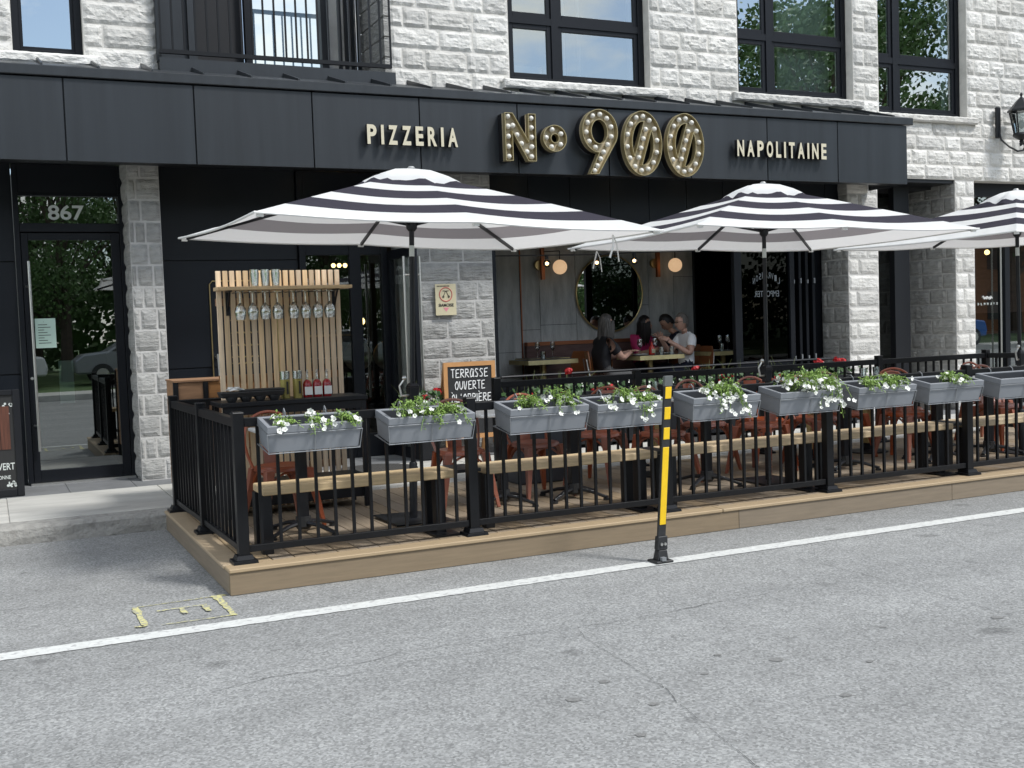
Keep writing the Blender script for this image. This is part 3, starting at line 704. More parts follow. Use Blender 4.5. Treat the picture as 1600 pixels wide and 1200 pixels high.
bx('metal_strip', copper_m, cw, 6.683, 6.697, 13.885, 13.9, FZ, 3.3)
bx('corner_panel', dark_room, rf, 5.3, 6.2, 14.0, 14.1, FZ, 3.3)
MB().box(9.52, 9.56, 13.9, 17.8, FZ, 3.3).build('side_wall', dark_room, rf)
bx('back_wall', dark_room, rf, 9.5, 13.0, 17.75, 17.9, FZ, 3.35); bx('end_wall', dark_room, rf, 12.95, 13.04, 12.95, 17.8, FZ, 3.35)
bx('end_wall', dark_room, rf, 11.0, 12.4, 13.0, 13.06, .155, 3.35)
bx('dark_post', black_steel, rf, 11.62, 11.9, 12.0, 12.1, .155, 3.33)
bx('dark_glazing', glass('side_glass', .06, (.2, .22, .22)), rf, 11.0, 12.38, 12.55, 12.57, .155, 3.33)
# glass leaf with reversed lettering and the folded leaves
gl = empty('folding_glass_leaf', rf)
MB().box(8.767, 8.88, 11.86, 11.93, .9, 2.78).box(9.66, 9.73, 11.86, 11.93, .9, 2.78).box(8.88, 9.66, 11.86, 11.93, .9, 1.0).box(8.88, 9.66, 11.86, 11.93, 2.70, 2.78).build('frame', frame_m, gl, bevel=.003)
q = MB(); q.add([(8.88, 11.9, 1.0), (9.66, 11.9, 1.0), (9.66, 11.9, 2.70), (8.88, 11.9, 2.70)], [(0, 1, 2, 3)]); q.build('pane', glass('tinted_leaf_glass', .0, (.06, .07, .07), 1.22), gl, fix=False)
for i, ch in enumerate('LIVRAISON'):
    t = (i-4)/4; xx = 9.30-t*.20*1.0; zz = 2.115-.075*t*t
    o = text_mesh('letter', ch, vinyl_dim, gl, xx-.017, xx+.017, zz-.04, zz+.04, 11.895, .003, 0, flip=True)
text_mesh('letter', 'ET', vinyl_dim, gl, 9.275, 9.325, 1.965, 1.995, 11.895, .003, 0, flip=True)
text_mesh('letter', 'EMPORTER', vinyl_dim, gl, 9.105, 9.50, 1.83, 1.91, 11.895, .003, 0, flip=True)
for i in range(4):
    a = 9.80+i*.115
    MB().box(a, a+.045, 11.99, 12.6, .9, 2.78).build('folded_leaf', frame_m, rf, bevel=.004)
    MB().box(a+.055, a+.065, 12.05, 12.55, 1.0, 2.7).build('folded_pane', glass_dark, rf)
    for z in (.98, 2.0): MB().box(a+.012, a+.032, 11.97, 11.989, z, z+.05+.02*(i % 2)).build('hinge', wire_m, rf)
bx('jamb', frame_m, rf, 10.30, 10.45, 12.18, 12.3, .155, 2.78)
bx('low_wall', black_steel, rf, 5.27, 10.45, 11.72, 11.93, .155, .88)
# round mirror
t = thing('wall_mirror', (8.08, 13.9, 1.98), 'large round mirror with thin brass rim on the concrete wall', 'mirror')
MB().disc((8.08, 13.86, 1.975), .53, 64, 'y', .02).build('mirror_glass', mirror_m, t)
MB().tube([(8.08+.54*math.cos(a), 13.865, 1.975+.54*math.sin(a)) for a in [2*PI*i/72 for i in range(72)]], .014, 8, closed=True).build('rim', brass_m, t, smooth=True)
for i, (gx, gz) in enumerate(((7.165, 2.345), (9.035, 2.355))):
    t = thing('wall_sconce', (gx, 13.88, gz), ('opal globe wall lamp left of the round mirror', 'opal globe wall lamp right of the round mirror')[i], 'wall lamp', 'globe wall lamps')
    MB().sphere((gx, 13.62, gz), .10, 20, 12).build('globe', globe_m, t, smooth=True)
    MB().box(gx-.2, gx-.15, 13.78, 13.83, gz-.16, gz+.30).build('bar', copper_m, t); MB().disc((gx-.2, 13.83, gz+.04), .07, 20, 'y', .05).build('wall_plate', brass_m, t)
    MB().beam((gx-.175, 13.8, gz+.22), (gx, 13.62, gz+.22), .012).beam((gx, 13.62, gz+.22), (gx, 13.62, gz+.1), .01).build('arm', black_steel, t)
for i, (gx, gz) in enumerate(((5.44, 2.30), (6.19, 2.305), (6.88, 2.31), (7.42, 2.33))):
    t = thing('string_bulb', (gx, 12.15, gz+.1), ('clear festoon bulb at the pillar edge of the opening', 'clear festoon bulb under the umbrella edge, above the left sconce', 'clear festoon bulb just above the top of the round mirror', 'clear festoon bulb above the right sconce')[i], 'light bulb', 'festoon bulbs over the opening')
    MB().sphere((gx, 12.1, gz), .047, 14, 8).build('bulb_glass', glass_clear, t, smooth=True); MB().sphere((gx, 12.1, gz), .021, 10, 6).build('filament', filament_m, t, smooth=True)
    MB().lathe([(.018, -.03), (.024, .03), (.001, .03)], (gx, 12.1, gz+.065), 10).build('socket', black_steel, t)
tag(MB().tube([(5.3, 12.1, 2.40), (5.44, 12.1, 2.40), (6.19, 12.1, 2.405), (6.9, 12.1, 2.41), (7.42, 12.1, 2.43), (10.2, 12.1, 2.5)], .009, 6).build('cable', rubber_m, None), 'black cable carrying the festoon bulbs across the opening', 'cable')
# steel hook handle on the metal wall, gold line sign
tag(MB().tube([(2.215, 12.08, 1.35), (2.215, 11.98, 1.38), (2.22, 11.98, 1.15), (2.28, 11.97, 1.08), (2.36, 12.0, 1.07), (2.36, 12.09, 1.07)], .016, 10).build('pull_handle', silver_m, None, smooth=True), 'bent steel pull handle on the black wall left of the slatted screen', 'handle')
t = thing('gold_line_sign', (2.5, 12.09, 1.0), 'thin gold notched frame on the black wall behind the slatted screen', 'sign')
fr = [(2.175, 2.12), (2.205, 2.155), (2.85, 2.155), (2.88, 2.12), (2.88, .85), (2.175, .85)]
MB().tube([(a, 12.08, b) for a, b in fr], .008, 6, closed=True).build('frame_line', brass_m, t)
for i, z in enumerate((1.95, 1.87, 1.72, 1.60, 1.48, 1.36, 1.28)):
    MB().tube([(2.38+.28*k/12, 12.08, z+.022*math.sin(k*2.1+i)) for k in range(13)], .006, 5).build('gold_flourish', brass_m, t)

# shop window on the far right
sw = empty('shop_window', bld); sw['label'] = 'shop window with opening days lettering at the right edge'
MB().box(12.78, 18, 11.86, 12.0, 3.2, 3.386).box(12.78, 12.99, 11.88, 12.0, .155, 3.2).box(13.62, 13.72, 11.86, 12.0, .155, 3.2).box(14.7, 14.8, 11.86, 12.0, .155, 3.2).box(12.99, 18, 11.88, 11.98, 2.95, 3.02).box(12.99, 18, 11.88, 11.98, .155, .4).build('frame', frame_m, sw, bevel=.003)
gl_r = glass('shop_glass', .26, (.75, .8, .78))
for a, b in ((12.99, 13.62), (13.72, 14.7), (14.8, 18)):
    q = MB(); q.add([(a, 11.93, .4), (b, 11.93, .4), (b, 11.93, 2.95), (a, 11.93, 2.95)], [(0, 1, 2, 3)]); q.build('pane', gl_r, sw, fix=False)
    q = MB(); q.add([(a, 11.93, 3.02), (b, 11.93, 3.02), (b, 11.93, 3.2), (a, 11.93, 3.2)], [(0, 1, 2, 3)]); q.build('pane', gl_r, sw, fix=False)
MB().tube([(13.52, 11.85, .6), (13.52, 11.85, 2.6)], .012, 8).build('pull_bar', silver_m, sw, smooth=True)
lb = MB(); X0, X1, Y0, Y1, Z0, Z1 = 13.05, 18.0, 12.01, 16.0, .155, 3.35
lb.add([(X0, Y0, Z0), (X1, Y0, Z0), (X1, Y1, Z0), (X0, Y1, Z0), (X0, Y0, Z1), (X1, Y0, Z1), (X1, Y1, Z1), (X0, Y1, Z1)], [(0, 1, 2, 3), (4, 7, 6, 5), (1, 5, 6, 2), (2, 6, 7, 3), (3, 7, 4, 0)])
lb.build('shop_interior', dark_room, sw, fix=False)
bx('display_back', banq_m, sw, 13.2, 16, 12.9, 12.95, 1.5, 2.9); bx('poster', white_m, sw, 13.86, 14.1, 12.86, 12.89, 2.0, 2.35); bx('counter', bin_m, sw, 13.2, 15, 12.8, 13.3, .155, 1.2)
MB().disc((13.7, 12.85, 2.1), .22, 24, 'y', .03).build('round_panel', frame_m, sw)
for xx in (13.15, 13.75): MB().sphere((xx, 12.3, 2.42), .04, 10, 6).build('bulb', warm_m, sw)
for i, ch in enumerate('DLMMJVS'):
    text_mesh('letter', ch, vinyl_m, sw, 13.13+.063*i, 13.155+.063*i, 1.625, 1.66, 11.925, .003, .02)
MB().tube([(13.23+.19*k/16, 11.922, 1.73+.022*math.sin(k*1.9)+.01*math.cos(k*.8)) for k in range(17)], .009, 6).build('script_logo', white_m, sw)

# ------------------------------------------------------------------ letters on the canopy
t = thing('shop_sign', (4.05, YB, 3.44), 'raised cream letters PIZZERIA on the black canopy', 'sign')
def letters(t, word, slots, z0, z1, y, dep):
    for ch, (a, b) in zip(word, slots):
        o = text_mesh('letter', ch, letter_m, t, a, b, z0, z1, y, dep, .035, side=letter_side)
def slots(word, x0, x1, wd):
    tot = sum(wd[c] for c in word)+.48*(len(word)-1); u = (x1-x0)/tot; out = []; x = x0
    for c in word:
        out.append((x, x+wd[c]*u)); x += (wd[c]+.48)*u
    return out
wd = dict(P=1, I=.30, Z=1, E=.85, R=1, A=1.1, N=1.05, O=1, L=.8, T=.95)
letters(t, 'PIZZERIA', slots('PIZZERIA', 3.575, 4.555, wd), 3.445, 3.64, YB-.035, .055)
t = thing('shop_sign', (8.76, YB, 3.46), 'raised cream letters NAPOLITAINE on the black canopy', 'sign')
letters(t, 'NAPOLITAINE', slots('NAPOLITAINE', 8.10, 9.43, wd), 3.465, 3.655, YB-.035, .055)
mq = thing('marquee_sign', (6.3, YB, 3.2), 'large bulb-lit channel letters reading No 900 on the canopy', 'sign')
bulb_proto = None
def ell(cx, cz, a, b, n=44, t0=0, t1=2*PI): return [(cx+a*math.cos(t0+(t1-t0)*i/n), cz+b*math.sin(t0+(t1-t0)*i/n)) for i in range(n)]
def marquee(loops, bulbs, label):
    global bulb_proto
    yb_ = YB-.10; lt = curve_plate('channel_letter', loops, plate_m, mq, yb_, .015); lt['label'] = label
    w_ = MB()
    for lp in loops: loop_wall(w_, lp, yb_-.015, YB-.178, .006)
    w_.build('rim', rim_m, lt)
    s_ = MB()
    n = len(loops[0]); s_.add([(p[0], YB-.004, p[1]) for p in loops[0]]+[(p[0], yb_, p[1]) for p in loops[0]], [(i, (i+1) % n, n+(i+1) % n, n+i) for i in range(n)])
    s_.build('back_can', letter_side, lt)
    for (x, z) in bulbs:
        if bulb_proto is None:
            bulb_proto = MB().sphere((x, yb_-.050, z), .029, 14, 10, (1, 1.15, 1)).build('bulb', bulb_m, lt, smooth=True)
            bulb_c = Vector((x, 0, z)); marquee.c = bulb_c
            so = MB().lathe([(.012, 0), (.016, .02)], (0, 0, 0), 10)
        else:
            o = bulb_proto.copy(); C.objects.link(o); o.parent = lt; o.location = Vector((x, 0, z))-marquee.c
        MB().disc((x, yb_-.03, z), .015, 12, 'y', .015).build('socket', letter_side, lt)
# N
x0, x1, z0, z1, tk = 5.061, 5.422, 3.312, 3.812, .088
N_ = [(x0, z0), (x0+tk, z0), (x0+tk, z0+.30), (x1-tk-.01, z0), (x1, z0), (x1, z1), (x1-tk, z1), (x1-tk, z0+.21), (x0+tk+.005, z1), (x0, z1)]
bN = [(x0+tk/2, z0+.045+.105*i) for i in range(5)]+[(x1-tk/2, z1-.045-.1*i) for i in range(4)]+[(x0+.10, z1-.13), (x0+.145, z1-.225), (x0+.195, z1-.315), (x1-.105, z0+.10), (x1-.05, z0+.05)]
marquee([N_], bN, 'channel letter N')
marquee([ell(5.65, 3.565, .142, .142), ell(5.65, 3.565, .052, .052, 28)], [(5.65+.097*math.cos(a), 3.565+.097*math.sin(a)) for a in [PI/2+.25+2*PI*i/5 for i in range(5)]], 'small raised channel letter o')
# 9 : bowl and straight tail
bx9, bz9, ra, rb = 6.209, 3.664, .221, .238
arc = ell(bx9, bz9, ra, rb, 40, math.radians(-28), math.radians(258))
nine = [(6.065, 3.20), (6.175, 3.20)] + [(6.392, 3.56)]
nine = [(6.07, 3.198), (6.18, 3.198), (6.40, 3.545)] + arc + [(6.19, 3.43)]
marquee([nine, ell(bx9-.01, bz9-.005, .105, .135, 32)], [(bx9-.005+.16*math.cos(a), bz9+.185*math.sin(a)) for a in [math.radians(-50+i*33.5) for i in range(10)]]+[(6.255, 3.44), (6.215, 3.365), (6.17, 3.29), (6.135, 3.235)], 'channel digit 9')
def zero(cx, label):
    cz, a, b = 3.552, .250, .357; ai, bi = .142, .245
    dx, dz = .16, .52; L_ = math.hypot(dx, dz); ux, uz = dx/L_, dz/L_; nx_, nz_ = -uz, ux; hw = .047
    holes = []
    for sgn in (1, -1):
        ps = []
        for i in range(120):
            th = 2*PI*i/120; p = (ai*math.cos(th), bi*math.sin(th)); q = (p[0]*nx_+p[1]*nz_)*sgn
            if q > hw: ps.append((i, p))
        # rotate so that it is contiguous
        k = next(j for j in range(len(ps)) if (ps[j][0]-ps[j-1][0]) % 120 > 1)
        ps = ps[k:]+ps[:k]; holes.append([(cx+p[0], cz+p[1]) for _, p in ps][::2])
    bl = [(cx+.196*math.cos(t_), cz+.301*math.sin(t_)) for t_ in [2*PI*(i+.3)/14 for i in range(14)]]+[(cx+ux*s_, cz+uz*s_) for s_ in (-.165, -.055, .055, .165)]
    marquee([ell(cx, cz, a, b, 56)]+holes, bl, label)
zero(6.754, 'first slashed channel digit 0'); zero(7.320, 'last slashed channel digit 0')

# ------------------------------------------------------------------ terrace deck
DX0, DX1, DY0, DY1, DZ = 1.27, 14.5, 6.85, 9.50, .165
dk = thing('terrace_deck', (7, 8.2, 0), 'low brown composite deck of the street terrace', 'deck')
bx('subframe', mat('subframe_wood', (.12, .09, .06), .9), dk, DX0+.03, DX1, DY0+.03, DY1, .003, DZ-.03)
x = DX0+.30
while x < DX1: bx('board', deck_m, dk, x+.003, x+.139, DY0+.147, DY1, DZ-.025, DZ-.0015+rnd.uniform(-.0008, .0008), bevel=.002); x += .142
for a, b in ((DX0-.005, 4.9), (4.905, 8.6), (8.605, 12.2), (12.205, DX1)):
    bx('trim_board', decktrim_m, dk, a+(.0), b, DY0-.012, DY0+.143, DZ-.025, DZ, bevel=.005)
for a, b in ((DX0+.001, 5.05), (5.055, 7.22), (7.225, 11.0), (11.005, DX1)): bx('fascia_board', fascia_m, dk, a, b, DY0, DY0+.025, .004, DZ-.027)
bx('trim_board', decktrim_m, dk, DX0-.012, DX0+.135, DY0+.148, DY1, DZ-.025, DZ, bevel=.005); bx('trim_board', decktrim_m, dk, DX0+.141, DX0+.297, DY0+.148, DY1, DZ-.025, DZ-.001, bevel=.004)
bx('fascia_board', fascia_m, dk, DX0, DX0+.024, DY0+.028, DY1, .004, DZ-.027)

# railings
def post(t, x, y, top=1.11, base=True):
    m_ = MB().box(x-.034, x+.034, y-.034, y+.034, DZ, top-.012).frustum((x, y, top-.012), .038, .038, (x, y, top), .032, .032)
    p = m_.build('post', rail_m, t, bevel=.003)
    MB().frustum((x, y, DZ), .078, .078, (x, y, DZ+.02), .074, .074).frustum((x, y, DZ+.0205), .058, .058, (x, y, DZ+.05), .047, .047).build('post_base', rail_m, p, bevel=.002)
def railing(pts, label, bal_step=.117, top=1.07, first=True, last=True, skirt=False):
    t = thing('railing', ((pts[0][0]+pts[-1][0])/2, (pts[0][1]+pts[-1][1])/2, DZ), label, 'railing', 'black metal terrace railings')
    for i, (x, y) in enumerate(pts):
        if (i == 0 and not first) or (i == len(pts)-1 and not last): continue
        post(t, x, y)
    for (a, b) in zip(pts[:-1], pts[1:]):
        d = Vector((b[0]-a[0], b[1]-a[1], 0)); Ln = d.length; d.normalize(); p = Vector((a[0], a[1], 0))+d*.036; q = Vector((b[0], b[1], 0))-d*.036
        z = Vector((0, 0, 1))
        MB().beam(p+z*(top-.028), q+z*(top-.028), .05, .056).build('top_rail', rail_m, t, bevel=.003)
        MB().beam(p+z*.247, q+z*.247, .036, .042).build('bottom_rail', rail_m, t, bevel=.002)
        n = round(Ln/bal_step)
        for k in range(1, n):
            c = Vector((a[0], a[1], 0))+d*(Ln*k/n)
            MB().box(c.x-.0095, c.x+.0095, c.y-.0095, c.y+.0095, .268, top-.056).build('baluster', rail_m, t)
    return t
RY = 7.02
railing([(1.393, RY), (2.961, RY), (4.53, RY), (6.06, RY), (7.59, RY), (9.12, RY), (10.65, RY)], 'long front railing of the terrace along the road, hung with planters')
railing([(1.393, RY), (1.375, 8.24), (1.355, 9.40)], 'short side railing at the left end of the terrace', first=False)
railing([(1.355, 9.40), (1.78, 9.40)], 'stub of railing at the back left corner behind the bar table', first=False, last=False)
railing([(4.22, 9.35), (5.72, 9.35), (7.25, 9.35), (8.8, 9.35), (10.41, 9.35)], 'back railing of the terrace facing the restaurant window')
railing([(10.41, 9.35), (10.75, 8.3), (11.2, 7.02)], 'angled railing closing the far right of the terrace', first=False)

# benches
bench_x = [(1.56, 2.79, 2.80, 3.12), (3.13, 4.42, 4.20, 4.62), (4.66, 6.0, 5.7, 6.1), (6.12, 7.45, 7.2, 7.7), (7.72, 9.1, 8.9, 9.2), (9.24, 10.5, 10.3, 10.6)]
blab = ['pine bench at the left end of the front railing', 'pine bench below the third and fourth planters', 'pine bench just right of the yellow delineator', 'pine bench below the seventh planter', 'pine bench below the ninth planter', 'last pine bench at the far right of the railing']
for i, (a, b, c_, d_) in enumerate(bench_x):
    t = thing('bench', ((a+b)/2, 7.31, DZ), blab[i], 'bench', 'pine benches along the front railing')
    bx('seat', pine_m, t, a, b+.12, 7.15, 7.45, .548, .60, bevel=.006)
    for s in (a-.03, b-.06):
        bx('leg', black_steel, t, s+.02, s+.09, 7.17, 7.25, DZ, .547, bevel=.003); bx('leg', black_steel, t, s+.02, s+.09, 7.36, 7.44, DZ, .547, bevel=.003)
    bx('connector_plate', black_steel, t, b+.102, b+.30, 7.16, 7.47, .575, .598)
    bx('foot_plate', black_steel, t, b-.09, b+.09, 7.06, 7.46, DZ, DZ+.012)

# ------------------------------------------------------------------ cafe tables & chairs
def make_table(brass=False):
    t = thing('cafe_table', (0, 0, 0), 'x', 'table')
    MB().box(-.30, .30, -.30, .30, .725, .75).build('table_top', white_top, t, bevel=.006)
    pm = brass_m if brass else black_steel
    MB().box(-.035, .035, -.035, .035, .09, .724).build('pedestal', pm, t, bevel=.004)
    if brass: MB().lathe([(.2, 0), (.2, .012), (.05, .03), (.05, .09)], (0, 0, 0), 24).build('base', black_steel, t)
    else:
        MB().lathe([(.0, .12), (.055, .12), (.06, .05), (.045, .03), (0, .03)], (0, 0, 0), 12).build('hub', rubber_m, t)
        for a in (.55, 2.12, 3.69, 5.26):
            d = Vector((math.cos(a), math.sin(a), 0)); z = Vector((0, 0, 1))
            f = MB().tube([d*.04+z*.075, d*.15+z*.065, d*.26+z*.035, d*.31+z*.022], [.026, .022, .018, .02], 8, flat=.7).build('foot', black_steel, t, smooth=True)
            MB().lathe([(.0, 0), (.026, 0), (.026, .016), (0, .02)], tuple(d*.30), 10).build('glide', rubber_m, f)
    return t
tb = make_table(); tlab = ['white cafe table at the left end of the terrace, behind the first planter', 'white cafe table behind the gap between second and third planters', 'white cafe table behind the third planter', 'white cafe table just right of the yellow delineator', 'white cafe table behind the seventh planter', 'white cafe table behind the eighth planter', 'white cafe table at the right edge behind the ninth planter']
for i, (x, y) in enumerate(((1.98, 7.80), (3.66, 8.05), (4.27, 8.0), (5.52, 7.92), (7.06, 7.95), (8.12, 7.88), (8.85, 7.92))):
    o = tb if i == 0 else copy_tree(tb, (0, 0, 0))
    o.location = (x, y, DZ); o['label'] = tlab[i]; o['group'] = 'cafe tables on the terrace'
tb2 = make_table(True)
for i, (x, y) in enumerate(((5.52, 8.72), (7.35, 8.75), (9.0, 8.75))):
    o = tb2 if i == 0 else copy_tree(tb2, (0, 0, 0))
    o.location = (x, y, DZ); o['label'] = ('brass-stemmed cafe table by the back railing left of the delineator', 'brass-stemmed cafe table by the back railing behind the seventh planter', 'brass-stemmed cafe table by the back railing at the right')[i]; o['group'] = 'brass-stemmed cafe tables'
def make_metal_chair():
    t = thing('metal_chair', (0, 0, 0), 'x', 'chair')
    # faces -Y (backrest at +Y)
    st = MB(); n = 28; pr = []
    def sq(r, z):
        out_ = []
        for k in range(n):
            a = 2*PI*k/n; c, s = math.cos(a), math.sin(a); p = 3.2
            q = (abs(c)**p+abs(s)**p)**(-1/p); out_.append((c*q*r, s*q*r, z))
        return out_
    rings = [sq(.17, .438), sq(.182, .415), sq(.178, .44), sq(.165, .452), sq(.14, .446), sq(.05, .44)]
    vs = [v for R in rings for v in R]; fs = []
    for i in range(len(rings)-1):
        for k in range(n): fs.append((i*n+k, i*n+(k+1) % n, (i+1)*n+(k+1) % n, (i+1)*n+k))
    fs.append(tuple((len(rings)-1)*n+k for k in range(n)))
    st.add(vs, fs); st.build('seat', rust_m, t, smooth=True)
    for sx in (-1, 1):
        for sy in (-1, 1):
            lg = MB(); a = Vector((sx*.15, sy*.15, .43)); b = Vector((sx*.225, sy*.235, 0))
            lg.frustum((a.x, a.y, .43), .034, .034, ((a.x*.6+b.x*.4), (a.y*.6+b.y*.4), .26), .024, .024).frustum((a.x*.6+b.x*.4, a.y*.6+b.y*.4, .26), .024, .024, (b.x, b.y, .0), .013, .013)
            lg.build('leg', rust_m, t, bevel=.004)
    for (p, q) in (((-.15, -.16), (.15, -.16)), ((-.15, .16), (.15, .16)), ((-.16, -.15), (-.16, .15)), ((.16, -.15), (.16, .15))):
        P = Vector((p[0], p[1], .30)); Q = Vector((q[0], q[1], .30)); arc_ = []
        for k in range(9):
            u = k/8; c = P.lerp(Q, u); c.z = .30+.11*math.sin(PI*u)**.6; arc_.append(c*1.0)
        MB().tube(arc_, .011, 6, flat=.8).build('leg_arch', rust_m, t, smooth=True)
    sp = MB(); n2 = 8
    vs = []
    for j in range(n2+1):
        u = j/n2; z = .435+u*.37; y = .16+.055*u; w_ = .058+.012*u
        for i in range(5):
            s = (i/4-.5)*2; vs.append((s*w_, y+.012*(1-s*s), z))
    k0 = len(vs); vs += [(a, b+.005, c) for a, b, c in vs]
    fs = []
    for j in range(n2):
        for i in range(4):
            q = j*5+i; fs += [(q, q+1, q+6, q+5), (k0+q, k0+q+5, k0+q+6, k0+q+1)]
    bnd = [i for i in range(5)]+[j*5+4 for j in range(1, n2+1)]+[n2*5+i for i in (3, 2, 1, 0)]+[j*5 for j in range(n2-1, 0, -1)]
    for i in range(len(bnd)): a, b = bnd[i], bnd[(i+1) % len(bnd)]; fs.append((b, a, k0+a, k0+b))
    sp.add(vs, fs).build('back_splat', rust_m, t, smooth=True)
    hp = []
    for k in range(25):
        a = PI*k/24; c, s = math.cos(a), math.sin(a)
        hp.append((.205*c*(1 if abs(c) < .99 else 1), .17+.055*s+(.0 if s > .2 else 0), .60+.235*s**.75 if s > 0 else .60))
    hp = [(.175, .10, .43), (.197, .14, .52)]+hp+[(-.197, .14, .52), (-.175, .10, .43)]
    MB().tube(hp, .0115, 8).build('back_hoop', rust_m, t, smooth=True)
    return t
ch = make_metal_chair()
chairs = [(1.93, 8.20, .15, 'rust-red metal chair behind the first planter, at the leftmost table'),
 (3.38, 8.22, -.1, 'rust-red metal chair behind the chalkboard side of the second planter'),
 (4.08, 8.30, .1, 'rust-red metal chair directly behind the third planter'),
 (4.85, 8.60, -1.0, 'rust-red metal chair turned sideways behind the fourth planter'),
 (5.30, 8.25, .2, 'rust-red metal chair immediately right of the yellow delineator'),
 (6.06, 8.72, .1, 'rust-red metal chair by the back railing, behind the fifth planter'),
 (6.66, 8.62, -.1, 'rust-red metal chair just left of the middle umbrella pole'),
 (7.62, 8.62, .1, 'rust-red metal chair by the back railing right of the sixth planter'),
 (8.36, 8.56, -.35, 'rust-red metal chair by the back railing behind the eighth planter, turned left'),
 (7.10, 8.38, .1, 'rust-red metal chair behind the seventh planter'),
 (8.0, 8.12, .0, 'rust-red metal chair behind the left half of the eighth planter'),
 (9.72, 8.72, .1, 'rust-red metal chair by the angled railing in front of the shop window'),
 (9.25, 8.15, .0, 'rust-red metal chair at the right edge of the photo'),
 (6.35, 8.25, -1.2, 'rust-red metal chair below the sixth planter, turned sideways')]
for i, (x, y, r, lab) in enumerate(chairs):
    o = ch if i == 0 else copy_tree(ch, (0, 0, 0))
    o.location = (x, y, DZ); o.rotation_euler = (0, 0, r); o['label'] = lab; o['group'] = 'rust-red metal terrace chairs'
for i, (x, y, z, lab) in enumerate(((5.50, 8.68, DZ+.751, 'clear tumbler on the table behind the fourth planter'), (7.98, 8.70, DZ+.751, 'left tumbler behind the eighth planter'), (8.25, 8.80, DZ+.751, 'right tumbler behind the eighth planter'))):
    tag(MB().lathe([(0, .004), (.028, .004), (.034, .11), (.037, .11), (.031, 0), (0, 0)], (x, y, z), 14).build('tumbler', glass_clear, None, smooth=True), lab, 'glass', 'drinking glasses on the terrace')
o = copy_tree(tb2, (8.1, 8.78, DZ), label='brass-stemmed cafe table with two tumblers behind the eighth planter')

